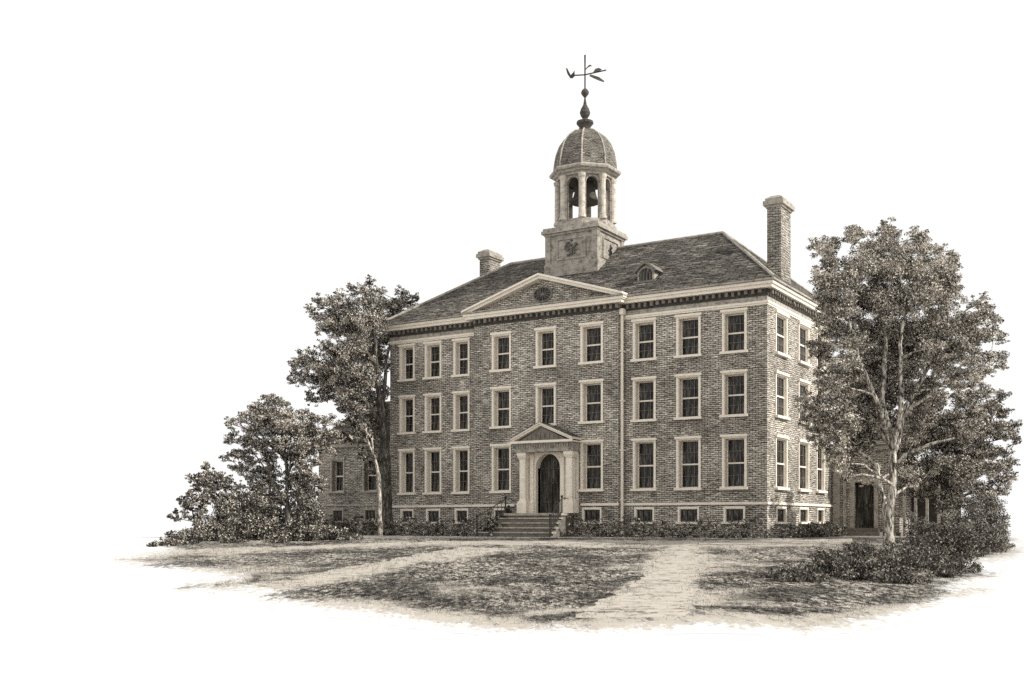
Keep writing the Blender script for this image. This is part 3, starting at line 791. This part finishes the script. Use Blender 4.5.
# steps
st_ = MB()
st_.box(-16.15, -12.0, -2.35, PY, 1.3, 1.45); nose = st_; bpart(nose, 'landing', M['stone']); st_ = MB(); st_.box(-16.05, -12.1, -2.25, PY, -.1, 1.299)
steps = bpart(st_, 'landing_base', M['step'])
NS = 4
for i in range(NS):
    z1 = 1.45 - .29 * (i + 1); y0 = -2.25 - .42 * (i + 1); ex = .16 * (i + 1)
    k = MB(); k.box(-16.1 - ex * 1.6, -12.1 + ex * .3, y0, y0 + .42, -.3, z1 - .071)
    bpart(k, 'step', M['step']); k = MB(); k.box(-16.18 - ex * 1.6, -12.02 + ex * .5, y0 - .07, y0 + .42, z1 - .069, z1 + .004); bpart(k, 'tread', M['frieze'])
def rail(x0, x1, n=7):
    k = MB(); A = Vector((x0, -2.2, 1.45)); Bq = Vector((x1, -4.05, .3))
    for z in (.9, .12): k.tube([A + Vector((0, 0, z)), Bq + Vector((0, 0, z))], .03, 6)
    for i in range(n + 1):
        p = A.lerp(Bq, i / n); k.tube([p, p + Vector((0, 0, .9))], .045 if i in (0, n) else .02, 6)
    for e in (A, Bq): k.lathe([(.02, e.z + .9), (.08, e.z + .96), (.08, e.z + 1.02), (.01, e.z + 1.1)], e.x, e.y, 8)
    k.tube([A + Vector((0, 0, .9)), (x0, PY - .9, 2.35)], .03, 6)
    k.tube([Bq + Vector((0, 0, .02)), (Bq.x, Bq.y, -.05)], .045, 6)
    bpart(k, 'handrail', M['iron'])
rail(-16.1, -17.0); rail(-12.05, -11.8)

# ------------------------------------------------------------------ left wing (low, behind the tree)
WO = Vector((-32, 6, 0))
Wg = empty('brick_wing', 'low brick wing with hipped roof beside the hall, half hidden by trees', 'building', WO)
def wpart(mb, name, m, parent=None, **k): return mb.build(name, m, parent or Wg, tuple(-WO) if parent is None else (0, 0, 0), **k)
k = MB(); hw_ = []
wx = [(-35.1, -33.7), (-31.95, -30.5), (-29.3, -28.0)]
for a, b in wx:
    hw_.append(hole(a, b, 3.1, 2.6)); hw_.append(hole(a + .1, b - .1, .85, 1.1, .13))
wall_grid(k, -36.3, -27.02, -.3, 6.5, hw_, fr(3.0), .5)
k.poly([(-36.3, 11, -.3), (-36.3, 3, -.3), (-36.3, 3, 6.5), (-36.3, 11, 6.5)]); k.poly([(-27.02, 11, -.3), (-36.3, 11, -.3), (-36.3, 11, 6.5), (-27.02, 11, 6.5)])
wpart(k, 'wall', M['brick'], recalc=False)
for a, b in wx:
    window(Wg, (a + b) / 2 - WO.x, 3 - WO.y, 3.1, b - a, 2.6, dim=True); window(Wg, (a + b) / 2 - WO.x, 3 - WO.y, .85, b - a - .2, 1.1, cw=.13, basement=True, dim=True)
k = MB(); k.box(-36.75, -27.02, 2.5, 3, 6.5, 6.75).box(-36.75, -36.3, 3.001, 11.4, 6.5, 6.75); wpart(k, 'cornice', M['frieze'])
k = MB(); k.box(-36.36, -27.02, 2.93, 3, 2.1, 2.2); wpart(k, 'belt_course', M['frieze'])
k = MB(); a = [(-36.6, 2.35, 6.76), (-27.02, 2.35, 6.76), (-27.02, 11.5, 6.76), (-36.6, 11.5, 6.76)]; t = [(-34.4, 6.4, 10.2), (-27.02, 6.4, 10.2)]
k.poly([a[0], a[1], t[1], t[0]]); k.poly([a[2], a[3], t[0], t[1]]); k.poly([a[3], a[0], t[0]]); k.poly(a[::-1])
wpart(k, 'roof', M['roof'])

# ------------------------------------------------------------------ right annexe with porch
AO = Vector((4, 15, 0))
An = empty('brick_annexe', 'low pale annexe with dark doorway and post porch behind the big right tree', 'building', AO)
def apart(mb, name, m, parent=None, **k): return mb.build(name, m, parent or An, tuple(-AO) if parent is None else (0, 0, 0), **k)
k = MB(); wall_grid(k, -.4, 4.3, -.3, 5.6, [(1.5, 2.75, .5, 3.5)], fr(12.9), .3)
k.poly([(4.3, 12.9, -.3), (4.3, 18, -.3), (4.3, 18, 5.6), (4.3, 12.9, 5.6)]); k.poly([(4.3, 18, -.3), (.08, 18, -.3), (.08, 18, 5.6), (4.3, 18, 5.6)])
apart(k, 'wall', M['brick'], recalc=False)
k = MB(); k.box(.1, .55, 12.75, 12.9, 0, 5.6).box(.75, .95, 12.78, 12.9, 0, 5.6)
apart(k, 'pilaster', M['stone'])
k = MB(); k.box(1.2, 1.5, 12.8, 12.9, .4, 3.8).box(2.75, 3.0, 12.8, 12.9, .4, 3.8).box(1.5, 2.75, 12.8, 12.9, 3.5, 3.8); apart(k, 'door_frame', M['stone'])
k = MB(); k.box(1.5, 2.75, 13.1, 13.18, .5, 3.5)
for z in (.7, 2.1): k.box(1.65, 2.08, 13.06, 13.1, z, z + 1.15).box(2.17, 2.6, 13.06, 13.1, z, z + 1.15)
apart(k, 'door', M['door'])
k = MB(); k.box(.6, 3.4, 11.6, 12.9, -.1, .25).box(.9, 3.2, 12.2, 12.9, .251, .5); apart(k, 'step', M['step'])
k = MB(); k.box(0.08, 4.6, 12.6, 18.2, 5.6, 5.85); apart(k, 'cornice', M['stone'])
k = MB(); k.poly([(.08, 12.5, 5.86), (4.7, 12.5, 5.86), (4.7, 15.4, 7.2), (.08, 15.4, 7.2)]); k.poly([(.08, 18.3, 5.86), (4.7, 18.3, 5.86), (4.7, 15.4, 7.2), (.08, 15.4, 7.2)][::-1])
k.poly([(4.7, 12.5, 5.86), (4.7, 18.3, 5.86), (4.7, 15.4, 7.2)])
apart(k, 'roof', M['roof'])
k = MB(); k.box(4.31, 7.4, 16.5, 16.7, -.3, 3.6); apart(k, 'porch_shade_wall', M['dentil_back'])  # back wall coloured near black to stand for the shaded void of the porch
k = MB(); k.box(4.31, 7.7, 12.9, 16.9, 3.6, 3.8).prism([(12.7, 3.801), (17.0, 3.801), (16.9, 4.9)], 'x', 4.31, 7.8); apart(k, 'porch_roof', M['roof'])
for i in range(5):
    k = MB(); x = 4.6 + i * .7; k.box(x - .08, x + .08, 12.95, 13.1, -.2, 3.6); apart(k, 'porch_post', M['frieze'])

# ------------------------------------------------------------------ foliage
def leaf_mesh(name, C, Rr, n_per, size, flat=0.6, tone=(0.5, 0.27), up=0.35, ref=None):
    """C: clump centres, Rr: clump radii. Many small leaf faces spread in each clump, tone random per leaf"""
    C = np.array(C, float); Rr = np.array(Rr, float)
    n = (n_per * np.ones(len(C))).astype(int) if np.isscalar(n_per) else np.array(n_per, int)
    idx = np.repeat(np.arange(len(C)), n); T = len(idx)
    d = rng.normal(size=(T, 3)); d /= np.linalg.norm(d, axis=1)[:, None]
    rad = rng.random(T) ** 0.45
    off = d * rad[:, None] * Rr[idx][:, None]; off[:, 2] *= flat
    # spiky outline: stretch some leaves outwards
    off *= (1 + 0.25 * (rng.random(T) ** 4))[:, None]
    P = C[idx] + off
    nr = rng.normal(size=(T, 3)); nr[:, 2] += up; nr /= np.linalg.norm(nr, axis=1)[:, None]
    a = np.cross(nr, rng.normal(size=(T, 3))); a /= np.linalg.norm(a, axis=1)[:, None]; b = np.cross(nr, a)
    s = size * (0.6 + 0.9 * rng.random(T)); l = s[:, None] * a; w_ = (s * (0.35 + .3 * rng.random(T)))[:, None] * b
    V = np.stack([P - l, P - w_ + l * .1, P + l, P + w_ + l * .1], 1).reshape(-1, 3)
    if ref is not None: V -= np.array(ref)
    clump = rng.normal(0, 0.12, len(C))[idx]
    tn = np.clip(rng.normal(tone[0], tone[1], T) + clump, 0, 1)
    me = bpy.data.meshes.new(name)
    me.vertices.add(T * 4); me.vertices.foreach_set('co', V.astype(np.float32).ravel())
    me.loops.add(T * 4); me.loops.foreach_set('vertex_index', np.arange(T * 4, dtype=np.int32))
    me.polygons.add(T); me.polygons.foreach_set('loop_start', np.arange(0, T * 4, 4, dtype=np.int32))
    me.update(calc_edges=True)
    at = me.attributes.new('tone', 'FLOAT', 'FACE'); at.data.foreach_set('value', tn.astype(np.float32))
    return me

def limb(mb, a, b, r0, r1, n=6, wob=0.06, sag=0.0, sides=7):
    a, b = Vector(a), Vector(b); L = (b - a).length; pts = []; rs = []
    o = Vector([random.uniform(-1, 1) for _ in range(3)]) * L * wob
    for i in range(n + 1):
        t = i / n; p = a.lerp(b, t) + o * math.sin(math.pi * t) + Vector([random.uniform(-1, 1) for _ in range(3)]) * L * wob * .25 * (0 < i < n)
        p.z += sag * L * math.sin(math.pi * t)
        pts.append(p); rs.append(r0 + (r1 - r0) * t ** .8)
    mb.tube(pts, rs, sides); return pts, rs

def tree(name, label, v, skel, blobs, m_leaf, m_bark, leaf=0.13, dens=1.0, spread=2.2, group=None, sub=8, vfun=None, tone=(0.5, 0.27)):
    """v: distance of the trunk; skel: polylines [(px,py,radius_m,dv)...] in the tree's own plane of view; blobs: (px,py,r_px)"""
    base = cam_pt(skel[0][0][0], v); base.z = gz(v)
    root = empty(name, label, 'tree', base, 0, group)
    mb = MB(); nodes = []
    for line in skel:
        pts = []; rs = []
        for (px, py, r, dv) in line:
            p = cam_pt(px, v + dv, py); pts.append(p); rs.append(r)
        # refine with small bends
        P2, R2 = [], []
        for i in range(len(pts) - 1):
            m = 3
            for j in range(m):
                t = j / m; p = pts[i].lerp(pts[i + 1], t)
                if j: p += Vector([random.uniform(-1, 1) for _ in range(3)]) * (pts[i + 1] - pts[i]).length * .03
                P2.append(p); R2.append(rs[i] + (rs[i + 1] - rs[i]) * t)
        P2.append(pts[-1]); R2.append(rs[-1])
        if line is skel[0]: P2[0].z = gz(v) - .15; R2[0] *= 1.45
        mb.tube([p - base for p in P2], R2, 9)
        for p, r in zip(P2[(3 if line is skel[0] else 0):], R2[(3 if line is skel[0] else 0):]): nodes.append((p, r))
    C, Rr = [], []
    for (px, py, r) in blobs:
        k = 1 if r < 12 else (2 if r < 18 else 4)
        for kk in range(k):
            dv = random.uniform(-1, 1) * spread if k > 1 else random.uniform(-.6, .6) * spread
            if vfun: dv = vfun(px, py, dv)
            c = cam_pt(px + random.uniform(-.25, .25) * r * (k > 1), v + dv, py + random.uniform(-.25, .25) * r * (k > 1))
            rm = r / F_PX * v
            # a branch from the nearest limb that is lower and closer to the stem
            cand = [(((c - p).length + max(0, p.z - c.z + .3) * 2.5 - rr * 2), p, rr) for p, rr in nodes]
            cand.sort(key=lambda q: q[0]); _, p0, rr = cand[0]
            end = c + Vector((0, 0, -.1 * rm)); pts, rs = limb(mb, p0 - base, end - base, min(rr * .7, .1), .025, 6, .07, .05, 5)
            for i, p in enumerate(pts[2:-1]): nodes.append((p + base, rs[i + 2]))
            C.append(c); Rr.append(rm * .74)
            for s in range(int(sub * 1.5 / (1 if k == 1 else 1.3))):
                d = Vector((random.gauss(0, 1), random.gauss(0, 1), random.gauss(0, .8))).normalized()
                q = c + d * rm * random.uniform(.55, 1.08); C.append(q); Rr.append(rm * random.uniform(.2, .42))
                mb.tube([end - base, q - base], [.025, .01], 4)
    Rr = np.array(Rr); n = np.clip((Rr ** 2) * 230 * dens / (leaf / .13) ** 2, 20, 1400).astype(int)
    me = leaf_mesh('crown', C, Rr, n, leaf, ref=tuple(base), tone=tone)
    link('crown', me, m_leaf, root)
    mb.build('trunk', m_bark, root, smooth=True)
    return root

TG = 'trees around the hall'
# the large tree on the right
tree('broadleaf_tree', 'large spreading tree with pale forked trunk in front of the hall\'s right end', 52,
     [[(889,545,.24,0),(889,520,.2,0),(893,485,.17,0),(893,455,.16,0),(889,432,.14,0)],
      [(889,436,0.176,0),(882,405,0.135,.3),(884,370,0.121,.6),(886,340,0.095,1),(880,305,0.068,1),(872,262,0.041,1.2)],
      [(892,450,0.149,0),(900,420,0.121,-.5),(902,390,0.101,-.8),(900,345,0.081,-.9),(905,300,0.054,-1),(897,258,0.034,-1)],
      [(893,455,0.135,0),(903,412,0.108,.8),(934,356,0.081,1.2),(948,318,0.061,1.6),(945,278,0.041,2)],
      [(888,434,0.121,0),(874,395,0.095,-.8),(859,360,0.068,-1.2),(848,318,0.047,-1),(838,275,0.027,-1)],
      [(895,468,0.121,0),(905,455,0.095,-.6),(928,445,0.068,-1.2),(955,438,0.041,-1.8)],
      [(890,445,0.108,0),(872,418,0.081,.6),(846,392,0.061,.9),(822,368,0.041,1.2)],
      [(903,415,0.095,.8),(930,395,0.068,0),(965,362,0.047,-.6),(992,350,0.027,-1)],
      [(889,520,0.176,.3),(880,490,0.135,.5),(877,466,0.108,.7),(860,452,0.068,.8),(838,440,.03,1)]],
     [(838,462,11),(856,468,12),(874,470,11),(846,476,8),(866,482,7),(905,470,11),(912,484,9),(985,372,10),(1000,366,8),(975,378,12),(960,385,12),(880,355,16),(910,345,18),(935,345,16),(850,340,16),(868,425,16),(840,418,18),(826,410,16),(858,392,16),(880,420,12),(912,395,14),(930,400,14),(862,440,14),(846,445,12),(882,380,14),(895,372,14),(940,362,16),(965,350,14),(822,250,13),(828,262,13),(815,246,8),(834,244,10),(858,233,13),(868,244,16),(852,240,8),(889,231,12),(892,245,15),(884,224,6),(918,240,12),(921,252,13),(914,232,6),
      (940,250,8),(944,262,14),(955,256,8),(820,276,12),(838,280,20),(862,268,22),(888,270,22),(912,274,20),(938,278,18),(953,268,8),(945,293,16),(955,290,10),(920,298,22),(892,300,24),(864,300,24),(838,306,20),
      (976,304,10),(984,298,6),(985,314,12),(972,320,13),(996,320,8),(990,332,12),(1001,338,8),(974,338,16),(950,330,20),(924,330,22),(896,332,20),(866,332,20),(838,334,16),(822,322,10),
      (1001,356,8),(990,358,11),(972,358,14),(952,356,16),(926,360,18),(814,344,10),(826,350,14),(846,360,18),(872,362,16),(902,362,16),(812,352,6),
      (950,378,13),(930,384,14),(970,372,10),(908,388,12),(862,386,18),(838,384,18),(820,374,10),(803,400,10),(815,404,14),(832,408,20),(856,410,18),(876,404,12),(806,420,9),(822,426,16),(846,430,18),(866,432,14),(822,444,9),(838,449,12),(856,450,12),(812,438,6),
      (870,448,10),(924,410,14),(916,430,12)],
     M['leaf'], M['bark'], leaf=.043, dens=.85, spread=2.2, tone=(.56, .3), vfun=lambda px, py, dv: abs(dv) + .9 if abs(px - 893) < 42 and py > 325 else dv)
# the denser tree behind it
tree('dense_tree', 'dark rounded tree at far right behind the large spreading tree', 60,
     [[(950,535,.22,0),(952,500,.18,0),(955,470,.15,0),(958,440,.12,0)],
      [(955,470,.1,0),(975,445,.07,.5),(995,425,.04,.8)],[(955,465,.1,0),(935,440,.07,0),(925,420,.04,.5)],[(958,440,.09,0),(970,415,.06,0),(980,396,.03,0)]],
     [(1002,492,10),(992,508,10),(975,505,12),(1010,478,8),(925,492,12),(945,505,12),(1014,425,8),(1012,460,8),(930,400,14),(915,415,14),(935,425,16),(962,440,18),(985,432,16),(945,460,16),(910,440,14),(975,465,16),(900,460,12),(925,478,12),(905,485,10),(955,495,12),(985,495,12),(1005,480,8),(988,391,9),(972,395,12),(1003,396,8),(958,402,14),(985,405,14),(1002,412,11),(945,418,16),(970,422,18),(995,430,15),(1010,436,9),(925,436,15),(950,442,18),(980,448,18),(1004,452,11),(1016,440,5),
      (930,460,15),(905,450,12),(960,466,18),(990,468,14),(1006,466,8),(915,470,12),(940,480,14),(968,486,14),(994,482,9),(985,494,10)],
     M['leaf_dark'], M['dark_bark'], leaf=.05, dens=.95, spread=2.6, tone=(.6, .3))
# large tree against the left end of the hall
def vleft(px, py, dv): return dv if px < 370 else abs(dv) + 3.5
tree('broadleaf_tree', 'tall dark tree standing against the left end of the hall', 74.5,
     [[(387,535,.42,0),(387,500,.36,0),(386,460,.34,0),(384,430,.3,0),(380,395,.26,0)],
      [(380,398,.22,0),(376,365,.16,.5),(374,330,.12,.5),(370,292,.05,.5)],[(384,430,.22,0),(364,400,.16,-.6),(345,372,.1,-.8),(318,362,.05,-.8)],
      [(383,400,.16,0),(386,360,.1,.8),(392,325,.07,3.5),(404,304,.04,4)],[(376,365,.14,0),(355,335,.1,-.5),(335,312,.05,-.6)],[(385,440,.14,0),(372,428,.1,-1),(350,405,.06,-1.2)]],
     [(318,300,7),(310,308,5),(340,296,8),(328,322,9),(334,314,9),(300,360,9),(312,366,10),(296,374,7),(314,378,9),(328,362,11),(340,380,12),(326,392,10),(312,400,6),(400,300,9),(412,308,8),(386,342,8),(388,366,8),(386,392,7),(388,320,7),(352,440,8),(365,455,9),(345,392,14),(328,385,10),(325,345,9),(372,470,7),(360,345,16),(345,365,16),(365,385,16),(350,402,14),(378,360,12),(366,425,14),(382,410,10),(340,330,12),(355,320,14),(325,375,12),(380,440,9),(369,283,7),(362,291,9),(352,288,6),(377,290,8),(368,302,14),(384,304,12),(330,299,8),(322,304,7),(337,308,11),(314,314,6),(324,318,9),(350,306,13),(344,320,14),(366,320,18),(388,318,13),
      (404,293,9),(398,303,11),(410,303,8),(416,297,6),(396,314,12),(322,329,8),(334,328,10),(352,334,16),(374,338,16),(384,328,8),
      (304,357,8),(312,352,7),(334,350,13),(350,352,16),(370,356,16),(380,350,7),(294,365,7),(306,366,11),(322,368,14),(342,370,16),(362,374,16),(379,370,8),(292,380,5),(303,380,8),(318,382,11),
      (336,388,14),(356,392,16),(374,396,14),(309,394,6),(322,398,10),(344,402,9),(356,412,14),(374,416,12),(380,385,8),(362,430,12),(377,436,9),(352,442,7),(370,450,8),(379,462,7),(382,480,5)],
     M['leaf_dark'], M['dark_bark'], leaf=.06, dens=.9, spread=2.4, vfun=vleft, tone=(.6, .3))
# slender pale stem in front of the wing
tree('slender_tree', 'slender pale stemmed sapling in front of the low brick wing', 72,
     [[(380,535,.16,0),(380,505,.14,0),(379,478,.12,0),(374,455,.08,0),(366,436,.05,0)],[(379,478,.08,0),(372,440,.05,0),(358,420,.03,0)]],
     [(362,428,8),(352,418,8),(368,440,6),(345,436,6)], M['leaf_dark'], M['bark'], leaf=.14, spread=.8, sub=5)
tree('garden_tree', 'mid sized round headed tree left of the low brick wing', 68,
     [[(288,537,.2,0),(288,520,.16,0),(287,505,.14,0),(287,470,.11,0),(282,435,.08,0),(275,405,.04,0)],
      [(287,508,.1,0),(278,494,.07,-.4),(266,470,.05,-.7),(250,448,.03,-1)],[(287,475,.08,0),(300,450,.06,.4),(318,430,.03,.6)],[(286,460,.07,0),(262,440,.05,.6),(240,425,.03,.8)],
      [(288,512,.07,0),(300,490,.05,-.5),(312,472,.03,-.7)]],
     [(246,452,10),(258,470,10),(236,468,8),(275,468,10),(288,480,9),(268,482,8),(255,496,7),(240,500,6),(284,496,7),(300,430,12),(285,425,12),(265,420,12),(250,436,10),(270,455,10),(290,455,12),(310,452,10),(322,442,9),(335,435,8),(296,478,9),(318,478,8),(305,470,8),(246,470,9),(256,476,8),(268,398,8),(275,402,9),(258,404,7),(282,403,7),(266,414,14),(248,414,8),(240,420,9),(230,423,6),(286,416,13),(302,417,11),(316,418,9),(328,420,8),(338,424,6),(254,428,13),(272,430,14),(290,430,14),(308,430,13),(324,432,10),(234,434,7),(229,440,6),(244,440,10),
      (262,444,12),(280,446,12),(300,446,13),(318,446,10),(226,457,6),(236,456,8),(248,460,10),(266,460,9),(300,462,9),(316,462,8),(330,450,7),(250,478,8),(262,486,7),(310,480,8),(298,494,7),(322,488,6),(240,487,7),(272,500,6),(306,506,7)],
     M['leaf'], M['dark_bark'], leaf=.054, dens=1.0, spread=1.8, tone=(.52, .3))
tree('young_tree', 'small young tree with airy crown beside the garden tree on the left', 64,
     [[(221,537,.1,0),(220,515,.08,0),(214,495,.06,0),(207,475,.03,0)],[(219,510,.05,0),(226,492,.03,0)],[(216,500,.04,0),(202,486,.02,.3)]],
     [(214,500,8),(226,504,8),(202,497,7),(234,496,7),(205,480,8),(215,482,8),(225,482,6),(198,482,7),(210,490,7),(230,480,5),(206,466,5),(202,474,7),(192,479,6),(211,474,8),(222,477,6),(204,484,8),(217,487,8),(196,489,5),(228,487,6),(224,496,6),(210,496,6)],
     M['leaf'], M['dark_bark'], leaf=.06, dens=1.0, spread=.9, sub=10, tone=(.48, .3))
tree('young_tree', 'smallest young tree at the far left above the shrubs', 62,
     [[(195,537,.08,0),(194,520,.06,0),(192,508,.03,0)],[(194,522,.03,0),(204,508,.02,0)]],
     [(186,516,7),(200,517,8),(176,519,5),(192,500,8),(186,504,6),(200,505,7),(190,494,6),(182,500,6),(198,498,7),(206,502,6),(176,511,4),(187,508,7),(200,510,7),(170,515,3)],
     M['leaf_dark'], M['dark_bark'], leaf=.06, dens=.85, spread=.7, sub=7, tone=(.52, .3))

# ------------------------------------------------------------------ shrubs and hedges
def shrub(name, label, px, py, rpx, hpx, v=None, leaf=.1, mat_='leaf', group=None, dens=1.0, tone=(.5, .27)):
    mat_ = 'leaf_hedge' if mat_ == 'leaf' else mat_
    v = v or ground_v(py); g = cam_pt(px, v); r = rpx / F_PX * v; h = hpx / F_PX * v
    root = empty(name, label, 'shrub', g, 0, group)
    C, Rr = [], []; mb = MB(); n = max(5, int(rpx * .9))
    for i in range(n):
        a = random.uniform(0, 6.283); q = random.random() ** .5; x = r * q * math.cos(a); y = r * q * math.sin(a) * .8
        top = h * math.sqrt(max(0.05, 1 - q * q * .85)) * random.uniform(.7, 1.05)
        cr = min(r, h) * random.uniform(.22, .36)
        mb.tube([(x * .3, y * .3, -.05), (x * .8, y * .8, top * .5), (x, y, top - cr * .6)], [.03, .02, .008], 4)
        z = top - cr
        while z > 0:
            C.append((g.x + x, g.y + y, g.z + max(z, cr * .5))); Rr.append(cr); z -= cr * 1.3
    Rr = np.array(Rr); k = np.clip(Rr ** 2 * 260 * dens / (leaf / .1) ** 2, 20, 900).astype(int)
    link('foliage', leaf_mesh('foliage', C, Rr, k, leaf, ref=tuple(g), tone=tone), M[mat_], root)
    mb.build('stem', M['dark_bark'], root)
    return root
def hedge(label, a, b, width, height, group='clipped hedges along the walls', leaf=.055, tone=(.52, .28)):
    a, b = Vector(a), Vector(b); L = (b - a).length; d = (b - a).normalized(); s = Vector((-d.y, d.x, 0)); mid = (a + b) / 2
    root = empty('hedge', label, 'hedge', mid, 0, group)
    C, Rr = [], []; mb = MB(); n = int(L / .22)
    for i in range(n):
        t = (i + random.random()) / n * L
        hh = height * (1 + .12 * math.sin(t * 1.7) + random.uniform(-.12, .1))
        for k in range(5):
            o = random.uniform(-.5, .5) * width; z = random.uniform(.12, 1) * hh * math.sqrt(max(.2, 1 - (2 * o / width) ** 2 * .5)); r = random.uniform(.14, .24)
            p = a + d * t + s * o; C.append((p.x, p.y, max(gz_xy(p.x, p.y) + .1, z - r))); Rr.append(r)
        if i % 3 == 0: p = a + d * t - mid; mb.tube([(p.x, p.y, -.05), (p.x, p.y, hh * .8)], [.02, .008], 4)
    link('foliage', leaf_mesh('foliage', C, Rr, 34, leaf, ref=tuple(mid), tone=tone), M['leaf_hedge'], root)
    mb.build('stem', M['dark_bark'], root)
hedge('low hedge under the windows right of the steps', (-11.7, -2.3, 0), (.6, -1.6, 0), 1.5, 1.3)
hedge('low hedge under the windows left of the steps', (-27.5, -3.0, 0), (-18.0, -3.0, 0), 1.5, 1.35)
hedge('low hedge round the sunlit right side wall', (1.3, -1.2, 0), (1.5, 9.5, 0), 1.0, .95)
hedge('dark hedge in front of the low brick wing', (-36.5, -.5, 0), (-28.2, -1.6, 0), 1.4, 1.5, tone=(.42, .26))
# masses of taller growth behind
for px, rp, hp2, v_, lb in ((262,26,84,84,'tall pale shrub behind the garden tree, left of its trunk'),(304,24,92,86,'tall pale shrub behind the garden tree, right of its trunk'),(236,22,60,82,'tall pale shrub behind the young tree')):
    shrub('tall_shrub', lb, px, 522 + EYE / v_ * F_PX, rp, hp2, v=v_, leaf=.12, group='tall shrubs behind the left trees', tone=(.66, .24), dens=.7)
tree('background_tree', 'dim leafy tree rising behind the low annexe at the right end', 92,
     [[(868,533,.3,0),(868,490,.25,0),(866,440,.2,0),(864,400,.12,0)],[(866,440,.12,0),(885,400,.08,0)],[(866,440,.12,0),(850,405,.08,0)]],
     [(862,345,18),(885,352,18),(905,370,18),(848,370,18),(870,380,22),(895,395,20),(848,400,20),(870,420,22),(900,425,20),(846,435,18),(925,400,18),(925,440,18),(870,455,18),(900,460,16)], M['leaf_dark'], M['dark_bark'], leaf=.09, dens=.7, spread=2.5, tone=(.5, .27))
# plants by the steps
shrub('climbing_shrub', 'leafy shrub climbing beside the left side of the steps', 492, 536, 9, 30, v=67.5, leaf=.09, tone=(.5, .3))
shrub('climbing_shrub', 'small leafy plant against the left handrail by the portico', 507, 531, 7, 34, v=69, leaf=.09, tone=(.4, .3))
LS = [(168,546,16,9,'pale low shrub at the tip of the left planting'),(190,543,20,16,'rounded shrub under the smallest young tree'),(215,541,20,20,'bushy shrub in front of the young tree trunk'),
      (243,540,22,28,'tall shrub between the young tree and the garden tree'),(268,540,18,24,'shrub touching the left side of the garden tree trunk'),(300,541,20,24,'dark shrub right of the garden tree trunk'),
      (325,540,20,16,'low shrub where the planting meets the low brick wing'),(152,547,9,5,'smallest tuft of a shrub at the far left edge'),(345,540,18,12,'low shrub in front of the low wing hedge'),(228,538,20,40,'tall dark shrub filling behind the young tree'),(205,540,18,26,'dense shrub between the two young trees'),(178,545,14,16,'dark shrub left of the smallest young tree'),(262,538,18,46,'tall airy shrub behind the garden tree trunk'),(308,538,16,44,'tall airy shrub close to the brick wing corner'),(232,543,16,12,'low shrub at the foot of the tall shrub'),(280,543,20,9,'low spreading shrub in front of the garden tree')]
for px, py, r, h, lb in LS: shrub('shrub', lb, px, py, r, h * 1.25, leaf=.05, mat_='leaf_dark', group='shrubs on the left', tone=(.47, .3), dens=.9)
RS = [(775,578,16,12,'pale low bush nearest the gravel path'),(800,581,26,22,'rounded foreground bush at the front of the right lawn'),(832,577,26,30,'large foreground bush between two others on the right lawn'),
      (865,580,28,32,'broad leafy bush below the big tree trunk'),(895,572,26,34,'bush covering the foot of the big tree'),(925,570,28,30,'bush right of the big tree foot'),(948,560,26,50,'tall bush right of the big tree'),
      (972,556,28,54,'tall bush near the right edge of the planting'),(990,552,20,58,'upright bush at the far right edge'),(860,556,18,18,'small bush in front of the annexe doorway'),(915,556,20,46,'bush before the porch posts'),
      (905,583,22,18,'low bush at the front right of the big tree'),(945,577,18,14,'low bush at the right front corner'),(840,560,14,12,'small bush left of the big tree'),(1000,548,12,12,'low tuft of bush at the far right end'),(960,572,20,18,'spreading low bush on the far right lawn')]
for px, py, r, h, lb in RS: shrub('bush', lb, px, py, r, h * 1.15, leaf=.035, dens=.85, group='bushes around the big right tree', tone=(.55, .3))

# ------------------------------------------------------------------ grass tufts
def grass():
    T = 30000; P = []; S = []
    from bisect import bisect
    while len(P) < T:
        px = rng.uniform(120, 1015, 4000); py = 537 + rng.random(4000) ** .9 * 92
        i = np.clip(((px - LX[0]) / 4).astype(int), 0, len(LX) - 1); j = np.clip(np.searchsorted(LY, py), 0, len(LY) - 1)
        ok = (LG[j, i] * (LB[j, i] > .6) > rng.random(4000) * 1.0 + .12) | ((LB[j, i] > .75) & (rng.random(4000) < .04))
        for a, b in zip(px[ok], py[ok]):
            v = ground_v(b); p = cam_pt(a, v); P.append((p.x, p.y, p.z)); S.append(v)
    P = np.array(P[:T]); S = np.array(S[:T])
    n = T; th_ = rng.random(n) * 6.283; lean = rng.normal(0, .5, (n, 2)); h = (.03 + .09 * rng.random(n) ** 3) * (S / 35) ** .5
    wd = .006 * (S / 25); a = np.stack([np.cos(th_), np.sin(th_), 0 * th_], 1) * wd[:, None]
    tip = P + np.stack([lean[:, 0] * h, lean[:, 1] * h, h], 1)
    V = np.stack([P - a, P + a, tip], 1).reshape(-1, 3)
    me = bpy.data.meshes.new('grass'); me.vertices.add(n * 3); me.vertices.foreach_set('co', V.astype(np.float32).ravel())
    me.loops.add(n * 3); me.loops.foreach_set('vertex_index', np.arange(n * 3, dtype=np.int32))
    me.polygons.add(n); me.polygons.foreach_set('loop_start', np.arange(0, n * 3, 3, dtype=np.int32)); me.update(calc_edges=True)
    at = me.attributes.new('tone', 'FLOAT', 'FACE'); at.data.foreach_set('value', np.clip(rng.normal(.36, .22, n), 0, 1).astype(np.float32))
    tag(link('grass', me, M['grass_blade']), 'short sparse grass growing in worn lawn patches', 'grass', kind='stuff')
grass()
